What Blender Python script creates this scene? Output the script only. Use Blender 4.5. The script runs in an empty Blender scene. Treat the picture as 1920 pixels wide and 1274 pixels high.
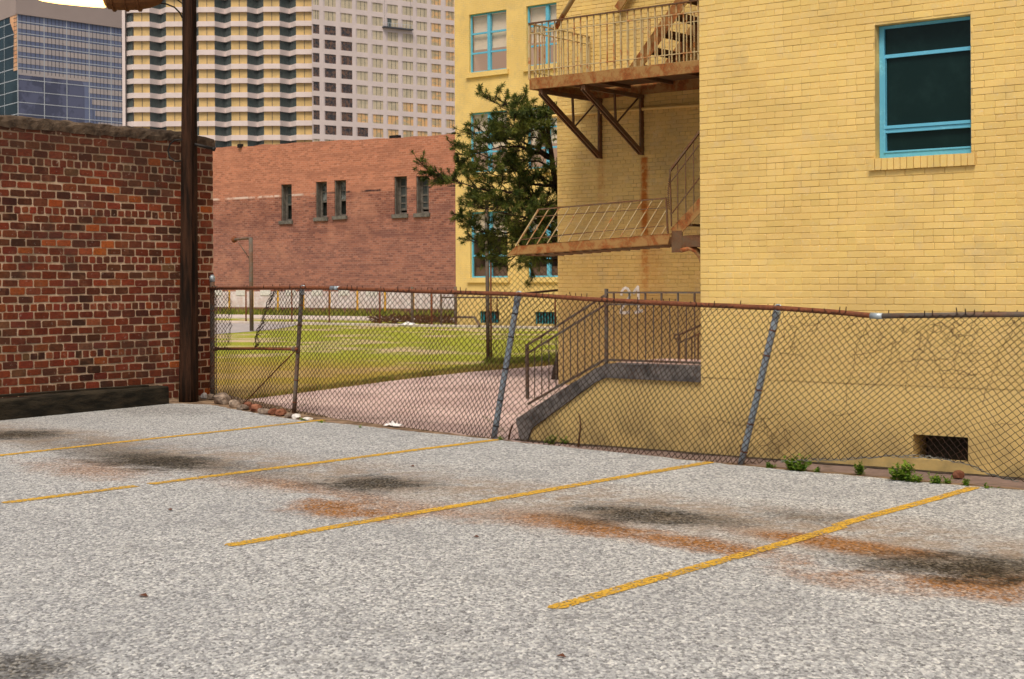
import bpy, math, random
from mathutils import Matrix, Vector
random.seed(7)
rnd = random.random
def R(a, b): return a + (b - a) * random.random()

# ---------------------------------------------------------------- survey of the place
F_PX, HZ, CAM_H = 2850.0, 530.0, 1.7
TH = math.radians(.3)
CT, ST = math.cos(TH), math.sin(TH)
_d = math.hypot(3610, F_PX)
U = (3610/_d, -F_PX/_d)      # along the yellow walls, to the right
V = (F_PX/_d, 3610/_d)       # away from the car park
def ray(px, py):
    a = (px-960)/F_PX; b = (HZ-py)/F_PX
    return (a*CT+b*ST, 1.0, -a*ST+b*CT)
def uv(x, y): return x*U[0]+y*U[1], x*V[0]+y*V[1]
def W(u, v, z): return (u*U[0]+v*V[0], u*U[1]+v*V[1], z)
def G(px, py, z=0):
    r = ray(px, py); t = (z-CAM_H)/r[2]; return uv(r[0]*t, t)
def onV(px, py, v0):
    r = ray(px, py); t = v0/(r[0]*V[0]+r[1]*V[1]); return uv(r[0]*t, t)[0], CAM_H+r[2]*t
def onU(px, py, u0):
    r = ray(px, py); t = u0/(r[0]*U[0]+r[1]*U[1]); return uv(r[0]*t, t)[1], CAM_H+r[2]*t
def at(px, py, Y):
    r = ray(px, py); return (r[0]*Y, Y, CAM_H+r[2]*Y)
def atuv(px, py, Y):
    x, y, z = at(px, py, Y); a, b = uv(x, y); return (a, b, z)

scene = bpy.context.scene
col = scene.collection

# ---------------------------------------------------------------- mesh builder
def vadd(a, b): return (a[0]+b[0], a[1]+b[1], a[2]+b[2])
def vsub(a, b): return (a[0]-b[0], a[1]-b[1], a[2]-b[2])
def vmul(a, k): return (a[0]*k, a[1]*k, a[2]*k)
def cross(a, b): return (a[1]*b[2]-a[2]*b[1], a[2]*b[0]-a[0]*b[2], a[0]*b[1]-a[1]*b[0])
def norm(a):
    l = math.sqrt(a[0]**2+a[1]**2+a[2]**2) or 1.0
    return (a[0]/l, a[1]/l, a[2]/l)
def lerp(a, b, t): return tuple(x+(y-x)*t for x, y in zip(a, b))

class MB:
    """collects faces; coordinates are (u, v, z) of the street grid unless world=True"""
    def __init__(s, world=False):
        s.v = []; s.f = []; s.m = []; s.c = []; s.world = world; s.mi = 0; s.col = (1, 1, 1)
    def add(s, pts, faces):
        b = len(s.v); s.v.extend(pts)
        for f in faces:
            s.f.append(tuple(b+i for i in f)); s.m.append(s.mi); s.c.append(s.col)
    def quad(s, a, b, c, d): s.add([a, b, c, d], [(0, 1, 2, 3)])
    def poly(s, pts): s.add(list(pts), [tuple(range(len(pts)))])
    def box(s, a, b):
        x0, y0, z0 = [min(p, q) for p, q in zip(a, b)]; x1, y1, z1 = [max(p, q) for p, q in zip(a, b)]
        s.add([(x0,y0,z0),(x1,y0,z0),(x1,y1,z0),(x0,y1,z0),(x0,y0,z1),(x1,y0,z1),(x1,y1,z1),(x0,y1,z1)],
              [(0,3,2,1),(4,5,6,7),(0,1,5,4),(1,2,6,5),(2,3,7,6),(3,0,4,7)])
    def beam(s, p, q, w, h, up=(0, 0, 1)):
        d = norm(vsub(q, p)); sd = norm(cross(d, up)); u2 = cross(sd, d)
        sd = vmul(sd, w/2); u2 = vmul(u2, h/2)
        P = []
        for o in (p, q):
            for a, b in ((-1,-1),(1,-1),(1,1),(-1,1)):
                P.append(vadd(o, vadd(vmul(sd, a), vmul(u2, b))))
        s.add(P, [(0,1,2,3),(7,6,5,4),(0,4,5,1),(1,5,6,2),(2,6,7,3),(3,7,4,0)])
    def tube(s, pts, r, n=8, cap=True):
        rs = r if isinstance(r, (list, tuple)) else [r]*len(pts)
        base = len(s.v); P = []
        ref = None
        for i, p in enumerate(pts):
            a = pts[max(i-1, 0)]; b = pts[min(i+1, len(pts)-1)]
            d = norm(vsub(b, a))
            if ref is None:
                ref = (0, 0, 1) if abs(d[2]) < .9 else (1, 0, 0)
            x = norm(cross(d, ref)); y = cross(x, d); ref = y if abs(y[0]*d[0]+y[1]*d[1]+y[2]*d[2]) < .5 else ref
            for k in range(n):
                t = 2*math.pi*k/n
                P.append(vadd(p, vadd(vmul(x, rs[i]*math.cos(t)), vmul(y, rs[i]*math.sin(t)))))
        Fs = []
        for i in range(len(pts)-1):
            for k in range(n):
                k2 = (k+1) % n
                Fs.append((i*n+k, i*n+k2, (i+1)*n+k2, (i+1)*n+k))
        if cap:
            Fs.append(tuple(range(n-1, -1, -1))); Fs.append(tuple(range((len(pts)-1)*n, len(pts)*n)))
        s.add(P, Fs)
    def prism(s, poly, fn, d0, d1):
        """poly: list of (a,b); fn(a,b,d)->point; extruded from d0 to d1"""
        n = len(poly)
        P = [fn(a, b, d0) for a, b in poly]+[fn(a, b, d1) for a, b in poly]
        Fs = [tuple(range(n)), tuple(range(2*n-1, n-1, -1))]
        for i in range(n):
            j = (i+1) % n
            Fs.append((i, i+n, j+n, j))
        s.add(P, Fs)
    def build(s, name, mats, parent=None, loc=None, smooth=False, fix=True):
        if not isinstance(mats, (list, tuple)): mats = [mats]
        L = Vector((0, 0, 0))
        pts = s.v if s.world else [W(*p) for p in s.v]
        if parent is not None:
            p = parent; 
            while p: L += p.location; p = p.parent
        elif loc is not None: L = Vector(loc if s.world else W(*loc))
        me = bpy.data.meshes.new(name)
        me.from_pydata([(p[0]-L.x, p[1]-L.y, p[2]-L.z) for p in pts], [], s.f)
        for m in mats: me.materials.append(m)
        if len(mats) > 1: me.polygons.foreach_set('material_index', s.m)
        if any(c != (1, 1, 1) for c in s.c):
            at_ = me.color_attributes.new('tone', 'FLOAT_COLOR', 'CORNER')
            buf = []
            for f, c in zip(s.f, s.c): buf.extend((c[0], c[1], c[2], 1.0)*len(f))
            at_.data.foreach_set('color', buf)
        if smooth: me.polygons.foreach_set('use_smooth', [True]*len(me.polygons))
        me.update()
        if fix:
            import bmesh
            bm = bmesh.new(); bm.from_mesh(me); bmesh.ops.recalc_face_normals(bm, faces=bm.faces); bm.to_mesh(me); bm.free()
        o = bpy.data.objects.new(name, me); col.objects.link(o)
        if parent is not None: o.parent = parent
        elif loc is not None: o.location = L
        return o

def tag(o, label=None, cat=None, group=None, kind=None):
    if label: o['label'] = label
    if cat: o['category'] = cat
    if group: o['group'] = group
    if kind: o['kind'] = kind
    return o
def thing(name, label, cat, loc, group=None, world=False):
    o = bpy.data.objects.new(name, None); col.objects.link(o)
    o.location = loc if world else W(*loc); o.empty_display_size = .2
    return tag(o, label, cat, group)

# ---------------------------------------------------------------- node helpers
class N:
    def __init__(s, name):
        s.mat = bpy.data.materials.new(name); s.mat.use_nodes = True
        s.t = s.mat.node_tree; s.t.nodes.clear()
        s.out = s.t.nodes.new('ShaderNodeOutputMaterial')
        s.geo = s.t.nodes.new('ShaderNodeNewGeometry')
        s.pos = s.geo.outputs['Position']
    def set(s, sock, val):
        if isinstance(val, bpy.types.NodeSocket): s.t.links.new(val, sock)
        else:
            if sock.type == 'RGBA' and not isinstance(val, (int, float)) and len(val) == 3: val = (*val, 1)
            sock.default_value = val
    def m(s, op, a, b=0.0, c=0.0):
        n = s.t.nodes.new('ShaderNodeMath'); n.operation = op
        s.set(n.inputs[0], a); s.set(n.inputs[1], b); s.set(n.inputs[2], c)
        return n.outputs[0]
    def clamp(s, a): 
        n = s.t.nodes.new('ShaderNodeClamp'); s.set(n.inputs[0], a); return n.outputs[0]
    def mix(s, f, a, b, mode='MIX'):
        n = s.t.nodes.new('ShaderNodeMix'); n.data_type = 'RGBA'; n.blend_type = mode
        s.set(n.inputs[0], f); s.set(n.inputs[6], a); s.set(n.inputs[7], b)
        return n.outputs[2]
    def dot(s, vec):
        n = s.t.nodes.new('ShaderNodeVectorMath'); n.operation = 'DOT_PRODUCT'
        s.t.links.new(s.pos, n.inputs[0]); n.inputs[1].default_value = vec
        return n.outputs['Value']
    def uvz(s): return s.dot((U[0], U[1], 0)), s.dot((V[0], V[1], 0)), s.dot((0, 0, 1))
    def comb(s, x, y, z=0.0):
        n = s.t.nodes.new('ShaderNodeCombineXYZ'); s.set(n.inputs[0], x); s.set(n.inputs[1], y); s.set(n.inputs[2], z)
        return n.outputs[0]
    def noise(s, scale, detail=3, rough=.55, vec=None, out='Fac', dist=0.0):
        n = s.t.nodes.new('ShaderNodeTexNoise'); n.inputs['Scale'].default_value = scale
        n.inputs['Detail'].default_value = detail; n.inputs['Roughness'].default_value = rough
        n.inputs['Distortion'].default_value = dist
        s.t.links.new(vec or s.pos, n.inputs['Vector']); return n.outputs[out]
    def vor(s, scale, out='Distance', vec=None, feature='F1'):
        n = s.t.nodes.new('ShaderNodeTexVoronoi'); n.feature = feature; n.inputs['Scale'].default_value = scale
        s.t.links.new(vec or s.pos, n.inputs['Vector']); return n.outputs[out]
    def ramp(s, f, stops, interp='LINEAR'):
        n = s.t.nodes.new('ShaderNodeValToRGB'); s.set(n.inputs[0], f); r = n.color_ramp; r.interpolation = interp
        while len(r.elements) < len(stops): r.elements.new(.5)
        for e, (p, c) in zip(r.elements, stops):
            e.position = p; e.color = (c, c, c, 1) if isinstance(c, (int, float)) else (*c, 1)
        return n.outputs[0]
    def step(s, x, lo, hi):      # smooth 0..1
        n = s.t.nodes.new('ShaderNodeMapRange'); n.interpolation_type = 'SMOOTHSTEP'
        s.set(n.inputs[0], x); n.inputs[1].default_value = lo; n.inputs[2].default_value = hi
        return n.outputs[0]
    def attr(s, name='tone'):
        n = s.t.nodes.new('ShaderNodeAttribute'); n.attribute_name = name; return n.outputs['Color']
    def scaled(s, v):
        n = s.t.nodes.new('ShaderNodeVectorMath'); n.operation = 'MULTIPLY'
        s.t.links.new(s.pos, n.inputs[0]); n.inputs[1].default_value = v; return n.outputs[0]
    def done(s, color, rough=.8, bump=None, bs=.3, bd=.01, spec=.3, metal=0.0, alpha=None, emit=None, es=0.0, trans=None, sss=None):
        p = s.t.nodes.new('ShaderNodeBsdfPrincipled')
        s.set(p.inputs['Base Color'], color); s.set(p.inputs['Roughness'], rough)
        p.inputs['Specular IOR Level'].default_value = spec; s.set(p.inputs['Metallic'], metal)
        if alpha is not None: s.set(p.inputs['Alpha'], alpha)
        if emit is not None: s.set(p.inputs['Emission Color'], emit); p.inputs['Emission Strength'].default_value = es
        if bump is not None:
            b = s.t.nodes.new('ShaderNodeBump'); s.set(b.inputs['Height'], bump)
            b.inputs['Strength'].default_value = bs; b.inputs['Distance'].default_value = bd
            s.t.links.new(b.outputs[0], p.inputs['Normal'])
        sh = p.outputs[0]
        if trans is not None:   # thin leaf translucency
            tn = s.t.nodes.new('ShaderNodeBsdfTranslucent'); s.set(tn.inputs[0], color)
            mx = s.t.nodes.new('ShaderNodeMixShader'); mx.inputs[0].default_value = trans
            s.t.links.new(sh, mx.inputs[1]); s.t.links.new(tn.outputs[0], mx.inputs[2]); sh = mx.outputs[0]
        s.t.links.new(sh, s.out.inputs[0]); return s.mat

def flat(name, c, rough=.7, var=.12, sc=6.0, spec=.3, metal=0.0, c2=None, bs=.15):
    n = N(name); f = n.noise(sc, 4, .6)
    a = tuple(x*(1-var) for x in c); b = c2 or tuple(min(1, x*(1+var)) for x in c)
    return n.done(n.mix(n.step(f, .35, .65), a, b), rough, bump=n.noise(sc*9, 3, .6), bs=bs, bd=.004, spec=spec, metal=metal)
SKYTINT = (1.0, .985, .97, 1); EXPO = 0.60
# ---------------------------------------------------------------- materials
YEL = (.88, .645, .235)
def yellow(name, lo=.86, kind='brick', rust=(), dirt_low=True, joint=False, sc=(.22, .068), vplane=False, fine=1.0):
    n = N(name); u, v, z = n.uvz()
    big = n.noise(.7, 4, .6); mid = n.noise(5, 4, .65); fn = n.noise(60*fine, 3, .7)
    c = n.mix(n.step(big, .3, .7), (YEL[0]*lo, YEL[1]*lo*.98, YEL[2]*lo*.95), YEL)
    c = n.mix(n.m('MULTIPLY', n.step(mid, .52, .75), .35), c, (.70, .56, .33))
    c = n.mix(n.m('MULTIPLY', n.step(fn, .55, .8), .28), c, (.55, .40, .20))
    c = n.mix(n.m('MULTIPLY', n.step(n.noise(38, 2, .5), .62, .72), .4), c, (.80, .68, .45))
    c = n.mix(n.m('MULTIPLY', n.step(n.noise(1.3, 5, .7), .53, .68), .30), c, (.50, .40, .22))
    c = n.mix(n.m('MULTIPLY', n.step(n.noise(110, 2, .5), .5, .8), .22), c, (.95, .82, .55))
    h = n.m('ADD', n.m('MULTIPLY', fn, .5), mid)
    if kind == 'tex':
        vec = n.comb(u if not vplane else v, z)
        warp = n.noise(3.0, 2, .5, out='Color')
        wv = n.t.nodes.new('ShaderNodeVectorMath'); wv.operation = 'MULTIPLY_ADD'
        n.t.links.new(warp, wv.inputs[0]); wv.inputs[1].default_value = (.02, .02, 0); n.t.links.new(vec, wv.inputs[2])
        b = n.t.nodes.new('ShaderNodeTexBrick'); n.t.links.new(wv.outputs[0], b.inputs['Vector'])
        b.inputs['Scale'].default_value = 1; b.inputs['Brick Width'].default_value = sc[0]; b.inputs['Row Height'].default_value = sc[1]
        b.inputs['Mortar Size'].default_value = .005; b.inputs['Mortar Smooth'].default_value = .3
        jm = n.m('MULTIPLY', b.outputs['Fac'], n.step(n.noise(2.5, 3, .6), .35, .6))
        c = n.mix(n.m('MULTIPLY', jm, .45), c, (.40, .28, .12))
        h = n.m('SUBTRACT', h, n.m('MULTIPLY', b.outputs['Fac'], 3))
    if kind == 'brick' and not joint:
        c = n.mix(.9, c, n.attr(), 'MULTIPLY')
    if joint:
        c = n.mix(n.m('MULTIPLY', n.step(n.noise(2.2, 4, .6), .36, .6), .65), c, (.36, .25, .10))  # joint dirt, deepened to stand for shade inside the joints
    if dirt_low:
        c = n.mix(n.m('MULTIPLY', n.m('SUBTRACT', 1, n.step(n.m('ADD', z, n.m('MULTIPLY', mid, .8)), 1.3, 2.3)), .5), c, (.64, .475, .22))
        g = n.m('MULTIPLY', n.m('SUBTRACT', 1, n.step(z, .02, .6)), n.step(n.noise(4, 4, .6), .3, .7))
        c = n.mix(n.m('MULTIPLY', g, .6), c, (.27, .20, .10))
    for (uc, wd, z1, z0, k) in rust:
        dx = n.m('ABSOLUTE', n.m('SUBTRACT', n.m('ADD', u, n.m('MULTIPLY', n.m('SUBTRACT', n.noise(3, 3, .6), .5), .07)), uc))
        a = n.m('SUBTRACT', 1, n.step(dx, wd*.25, wd))
        a = n.m('MULTIPLY', a, n.m('MULTIPLY', n.step(z, z0, z0+(z1-z0)*.7), n.m('SUBTRACT', 1, n.step(z, z1-.04, z1))))
        a = n.m('MULTIPLY', a, n.m('MULTIPLY', n.step(n.noise(9, 4, .7), .25, .55), k))
        c = n.mix(n.clamp(a), c, (.50, .17, .03))
    return n.done(c, .85, bump=h, bs=.35, bd=.006, spec=.15)
M = {}
M['paint'] = yellow('yellow_painted_brick')
M['joint'] = yellow('dirty_shaded_joints', joint=True)
M['stucco'] = yellow('yellow_painted_render', kind='plain')

def brick_mat():
    n = N('old_red_brick'); a = n.attr()
    f = n.noise(30, 4, .7); f2 = n.noise(7, 3, .6); f3 = n.noise(1.1, 4, .6)
    a = n.mix(.22, a, n.mix(n.step(n.noise(1.6, 3, .6), .4, .6), (.12, .032, .018), (.30, .065, .024))); c = n.mix(n.m('MULTIPLY', n.step(f, .4, .75), .5), a, (.035, .018, .014))
    c = n.mix(n.m('MULTIPLY', n.step(f2, .5, .8), .45), c, (.30, .13, .07))
    c = n.mix(n.m('MULTIPLY', n.step(f3, .52, .72), .55), c, (.05, .036, .028)); z = n.dot((0, 0, 1)); c = n.mix(n.m('MULTIPLY', n.step(n.m('ADD', z, n.m('MULTIPLY', f3, 1.2)), 3.3, 4.5), .6), c, (.06, .035, .025))
    c = n.mix(n.m('MULTIPLY', n.step(n.noise(18, 3, .6), .64, .72), .5), c, (.42, .33, .27))
    return n.done(c, .88, bump=n.m('ADD', f, f2), bs=.6, bd=.012, spec=.2)
M['brick'] = brick_mat()
def mortar_mat():
    n = N('old_lime_mortar')
    c = n.mix(n.step(n.noise(9, 4, .65), .3, .7), (.46, .335, .22), (.70, .54, .39))
    c = n.mix(n.m('MULTIPLY', n.step(n.noise(1.1, 4, .6), .5, .7), .75), c, (.12, .09, .065)); c = n.mix(n.m('MULTIPLY', n.step(n.m('ADD', n.dot((0, 0, 1)), n.m('MULTIPLY', n.noise(1.3, 4, .6), 1.2)), 3.3, 4.4), .7), c, (.17, .12, .085))
    return n.done(c, .95, bump=n.noise(50, 4, .7), bs=.6, bd=.01, spec=.1)
M['mortar'] = mortar_mat()
def cap_mat():
    n = N('weathered_mortar_cap')
    c = n.mix(n.step(n.noise(4, 5, .65), .3, .7), (.045, .033, .026), (.17, .125, .09))
    return n.done(c, .95, bump=n.noise(25, 5, .7), bs=.8, bd=.03, spec=.1)
M['cap'] = cap_mat()

def far_brick():
    n = N('far_red_brick'); u, v, z = n.uvz()
    vec = n.comb(u, z)
    b = n.t.nodes.new('ShaderNodeTexBrick'); n.t.links.new(vec, b.inputs['Vector'])
    b.inputs['Scale'].default_value = 1; b.inputs['Brick Width'].default_value = .33; b.inputs['Row Height'].default_value = .115
    b.inputs['Mortar Size'].default_value = .012; b.inputs['Bias'].default_value = 0
    b.inputs['Color1'].default_value = (.17, .058, .036, 1); b.inputs['Color2'].default_value = (.48, .185, .105, 1)
    b.inputs['Mortar'].default_value = (.40, .24, .17, 1)
    streak = n.noise(1.0, 5, .65, vec=n.comb(n.m('MULTIPLY', u, .35), n.m('MULTIPLY', z, 2.2)))
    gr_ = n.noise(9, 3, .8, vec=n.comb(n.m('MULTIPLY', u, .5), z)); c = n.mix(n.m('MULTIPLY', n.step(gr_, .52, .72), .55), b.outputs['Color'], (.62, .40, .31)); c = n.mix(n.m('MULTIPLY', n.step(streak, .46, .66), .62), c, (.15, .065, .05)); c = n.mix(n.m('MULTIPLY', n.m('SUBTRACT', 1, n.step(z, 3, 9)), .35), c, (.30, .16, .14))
    c = n.mix(n.m('MULTIPLY', n.step(n.noise(.45, 4, .6), .5, .75), .5), c, (.55, .27, .17))
    # band of later, lighter brick above the old roof scar
    hi = n.step(n.m('ADD', z, n.m('MULTIPLY', n.noise(.8, 3, .6), .25)), 6.75, 6.85)
    c = n.mix(n.m('MULTIPLY', hi, .35), c, (.70, .30, .17))
    lo2 = n.m('MULTIPLY', n.step(z, 3.2, 5.2), n.m('SUBTRACT', 1, n.step(z, 5.6, 7.2)))
    c = n.mix(n.m('MULTIPLY', lo2, n.m('MULTIPLY', n.step(n.noise(.6, 4, .6), .35, .65), .45)), c, (.14, .055, .04))
    sc = n.m('MULTIPLY', n.m('SUBTRACT', 1, n.step(n.m('ABSOLUTE', n.m('SUBTRACT', z, 6.75)), .02, .09)), n.step(n.noise(1.2, 3, .6), .4, .55))
    c = n.mix(n.m('MULTIPLY', sc, n.step(u, -66, -58)), c, (.05, .03, .03))
    c = n.mix(n.m('MULTIPLY', sc, n.m('MULTIPLY', .8, n.m('SUBTRACT', 1, n.step(u, -64, -60)))), c, (.75, .62, .52))
    # faded whitewash along the foot
    ww = n.m('MULTIPLY', n.m('SUBTRACT', 1, n.step(z, 1.22, 1.28)), n.step(z, .30, .36))
    c = n.mix(n.m('MULTIPLY', ww, n.m('ADD', .55, n.m('MULTIPLY', n.step(n.noise(2.5, 5, .7), .35, .7), .4))), c, (.86, .80, .79))
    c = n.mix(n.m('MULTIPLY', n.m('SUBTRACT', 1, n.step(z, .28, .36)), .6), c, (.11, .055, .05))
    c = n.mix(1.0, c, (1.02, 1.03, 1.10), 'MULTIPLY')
    h = n.m('MULTIPLY', b.outputs['Fac'], -1)
    return n.done(c, .9, bump=h, bs=.4, bd=.01, spec=.1)
M['far_brick'] = far_brick()

def stain(n, u, v, cu, cv, ru, rv, ang, seed_scale, hard=.5):
    ca, sa = math.cos(ang), math.sin(ang)
    du = n.m('SUBTRACT', u, cu); dv = n.m('SUBTRACT', v, cv)
    a = n.m('DIVIDE', n.m('ADD', n.m('MULTIPLY', du, ca), n.m('MULTIPLY', dv, sa)), ru)
    b = n.m('DIVIDE', n.m('SUBTRACT', n.m('MULTIPLY', dv, ca), n.m('MULTIPLY', du, sa)), rv)
    r = n.m('SQRT', n.m('ADD', n.m('MULTIPLY', a, a), n.m('MULTIPLY', b, b)))
    r = n.m('ADD', r, n.m('MULTIPLY', n.m('SUBTRACT', seed_scale, .5), 2.0))
    r = n.m('MULTIPLY', r, .86)
    return n.m('SUBTRACT', 1, n.step(r, hard, .92))

def asphalt():
    n = N('worn_asphalt'); u, v, z = n.uvz()
    vs2 = n.scaled((1, .62, 1)); ag = n.vor(66, 'Color', vec=vs2); ag2 = n.vor(120, 'Color', vec=vs2)
    sep = n.t.nodes.new('ShaderNodeSeparateColor'); n.t.links.new(ag, sep.inputs[0])
    s2 = n.t.nodes.new('ShaderNodeSeparateColor'); n.t.links.new(ag2, s2.inputs[0])
    c = n.ramp(sep.outputs[0], [(0, (.09, .09, .09)), (.22, (.25, .25, .25)), (.55, (.43, .43, .43)), (.8, (.62, .625, .61)), (1, (.92, .90, .84))])
    c2 = n.ramp(s2.outputs[1], [(0, (.07, .07, .08)), (.5, (.38, .39, .41)), (1, (.78, .78, .78))])
    c = n.mix(.30, c, c2); c = n.mix(n.m('MULTIPLY', n.step(n.noise(24, 3, .7, vec=vs2), .5, .68), .32), c, (.13, .125, .12)); c = n.mix(n.m('MULTIPLY', n.step(n.noise(30, 3, .7, vec=vs2), .54, .7), .40), c, (.78, .77, .73))
    big = n.noise(.35, 5, .6); mid = n.noise(1.8, 5, .65); pt = n.noise(9, 4, .7)
    c = n.mix(n.m('MULTIPLY', n.step(big, .42, .68), .28), c, (.24, .245, .26))
    c = n.mix(n.m('MULTIPLY', n.step(mid, .5, .72), .30), c, (.19, .19, .19))
    c = n.mix(n.m('MULTIPLY', n.step(pt, .55, .75), .25), c, (.14, .135, .13))
    c = n.mix(n.m('MULTIPLY', n.step(n.noise(2.6, 4, .6, vec=n.scaled((1, 1.7, 1))), .55, .75), .3), c, (.56, .55, .52))
    tex = n.noise(3.0, 6, .78)
    c = n.mix(1.0, c, (.945, .97, 1.0), 'MULTIPLY')
    wide = n.m('SUBTRACT', 1, n.step(n.m('ABSOLUTE', n.m('SUBTRACT', n.m('ADD', v, n.m('MULTIPLY', n.m('SUBTRACT', big, .5), 2.2)), n.m('ADD', 8.95, n.m('MULTIPLY', u, -.075)))), .15, 1.25))
    c = n.mix(n.m('MULTIPLY', wide, n.m('MULTIPLY', n.step(tex, .34, .60), .62)), c, (.25, .165, .09))
    # rust and oil that dripped from parked cars
    RUST = [(640,955,.9,.22,.95),(760,950,1.3,.2,.5),(1120,990,1.15,.16,.9),(1330,1022,1.0,.15,.9),(1560,1020,1.05,.15,1.),(1690,1032,.6,.10,.7),
            (1800,1100,.85,.16,.85),(1560,1085,.7,.15,.5),(1900,1090,.6,.2,.8),(170,880,1.3,.3,.55),(560,912,1.2,.14,.5),(1020,975,1.0,.25,.4),(480,905,1.,.25,.3)]
    for (px, py, ru, rv, k) in RUST:
        cu, cv = G(px, py)
        a = stain(n, u, v, cu, cv, ru, rv*2.1, -.22, tex, .1)
        g2 = n.m('MULTIPLY', a, n.m('MULTIPLY', k, n.m('ADD', .62, n.m('MULTIPLY', n.step(sep.outputs[1], .15, .7), .55))))
        c = n.mix(n.clamp(n.m('MULTIPLY', g2, 1.05)), c, n.mix(sep.outputs[0], (.13, .052, .013), (.40, .185, .055)))
    OIL = [(700,908,.75,.33,.95),(300,866,1.1,.35,.9),(1200,966,.85,.26,.9),(1800,1066,.85,.28,.95),(1900,1062,.7,.25,.7),(1340,975,.6,.2,.5),(30,815,.8,.4,.9),
           (250,860,1.6,.35,.5),(1100,978,.6,.1,.5),(1640,1060,.5,.12,.6),(20,1256,.5,.22,.7),(1510,968,.6,.2,.4),(430,880,1.6,.3,.35),(300,770,1.2,.5,.3),(150,835,2.2,.4,.3)]
    for (px, py, ru, rv, k) in OIL:
        cu, cv = G(px, py)
        a = stain(n, u, v, cu, cv, ru, rv*1.9, -.2, tex, .2)
        g2 = n.m('MULTIPLY', a, n.m('MULTIPLY', k, n.m('ADD', .75, n.m('MULTIPLY', n.step(sep.outputs[2], .1, .9), .45))))
        c = n.mix(g2, c, n.mix(n.step(sep.outputs[0], .55, 1), (.022, .017, .011), (.11, .09, .06)))
    cr = n.vor(.42, 'Distance', feature='DISTANCE_TO_EDGE')
    ck = n.m('SUBTRACT', 1, n.step(n.m('ADD', cr, n.m('MULTIPLY', n.m('SUBTRACT', n.noise(6, 4, .6), .5), .05)), .0, .012))
    ck = n.m('MULTIPLY', ck, n.step(n.noise(.5, 2, .5), .55, .62))
    c = n.mix(n.m('MULTIPLY', ck, .22), c, (.05, .045, .04))
    h = n.m('ADD', n.m('MULTIPLY', n.vor(66, vec=vs2), -1), n.m('MULTIPLY', n.noise(30, 3, .7), .6))
    return n.done(c, .9, bump=h, bs=.5, bd=.012, spec=.2)
M['asphalt'] = asphalt()
def line_paint():
    n = N('worn_yellow_line_paint')
    f = n.noise(55, 3, .7); w = n.noise(2.2, 4, .6)
    c = n.mix(n.step(f, .35, .7), (.50, .29, .04), (.80, .50, .065))
    c = n.mix(n.m('MULTIPLY', n.step(w, .5, .7), .4), c, (.42, .25, .07))
    sp = n.t.nodes.new('ShaderNodeSeparateColor'); n.t.links.new(n.vor(70, 'Color'), sp.inputs[0])
    hole = n.step(n.m('ADD', sp.outputs[0], n.m('MULTIPLY', n.m('SUBTRACT', w, .5), .8)), .70, .84)
    hole = n.m('MULTIPLY', hole, .92)
    at_ = n.attr('tone'); s3 = n.t.nodes.new('ShaderNodeSeparateColor'); n.t.links.new(at_, s3.inputs[0])
    return n.done(c, .8, alpha=n.m('SUBTRACT', 1, hole), bump=f, bs=.4, bd=.008, spec=.2)
M['line'] = line_paint()
def path_mat():
    n = N('pink_concrete_path'); u, v, z = n.uvz()
    c = n.mix(n.step(n.noise(.8, 5, .6), .3, .7), (.50, .365, .335), (.70, .53, .49))
    c = n.mix(n.m('MULTIPLY', n.step(n.noise(12, 4, .7), .5, .75), .35), c, (.30, .22, .19))
    jv = n.m('PINGPONG', n.m('ADD', v, n.m('MULTIPLY', n.noise(1.2, 3, .6), .12)), .78)
    ju = n.m('PINGPONG', n.m('ADD', u, n.m('MULTIPLY', n.noise(1.0, 3, .6), .12)), 1.35)
    j = n.m('SUBTRACT', 1, n.step(n.m('MINIMUM', jv, ju), .008, .022))
    j = n.m('MULTIPLY', j, n.step(n.noise(.9, 3, .6), .38, .5)); vc = n.vor(.55, feature='DISTANCE_TO_EDGE', vec=n.scaled((.6, 1, 1))); j = n.m('MAXIMUM', j, n.m('MULTIPLY', n.m('SUBTRACT', 1, n.step(n.m('ADD', vc, n.m('MULTIPLY', n.m('SUBTRACT', n.noise(5, 4, .7), .5), .06)), .0, .014)), .8))
    c = n.mix(n.m('MULTIPLY', j, .75), c, (.13, .12, .06))
    c = n.mix(n.m('MULTIPLY', n.step(n.noise(5, 5, .7), .62, .72), .6), c, (.10, .08, .06))
    dk = n.m('MULTIPLY', n.step(n.m('ADD', u, n.m('MULTIPLY', n.noise(3, 4, .6), 1.5)), -10.2, -7.8), n.m('ADD', .45, n.m('MULTIPLY', n.noise(8, 4, .7), .6)))
    c = n.mix(n.clamp(dk), c, (.20, .15, .135))
    return n.done(c, .9, bump=n.noise(30, 4, .7), bs=.3, bd=.01, spec=.15)
M['path'] = path_mat()
def lawn_mat():
    n = N('patchy_lawn'); u, v, z = n.uvz()
    st = n.comb(n.m('MULTIPLY', u, .30), n.m('MULTIPLY', v, .36))
    a = n.noise(1.0, 5, .6, vec=st); b = n.noise(.9, 4, .6); fn = n.noise(14, 4, .75)
    c = n.mix(n.step(fn, .3, .7), (.17, .195, .018), (.45, .47, .065))
    c = n.mix(n.m('MULTIPLY', n.step(b, .5, .7), .45), c, (.42, .34, .08))
    dirt = n.step(n.m('ADD', a, n.m('MULTIPLY', n.m('SUBTRACT', fn, .5), .25)), .50, .61)
    c = n.mix(n.m('MULTIPLY', dirt, n.m('ADD', .35, n.m('MULTIPLY', fn, .8))), c, (.62, .45, .34))
    # tired edge next to the path
    edge = n.m('SUBTRACT', 1, n.step(n.m('ADD', v, n.m('MULTIPLY', b, 3)), 22.5, 28.5))
    c = n.mix(n.m('MULTIPLY', edge, .75), c, (.36, .23, .055))
    return n.done(c, .95, bump=fn, bs=.7, bd=.03, spec=.05)
M['lawn'] = lawn_mat()
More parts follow.
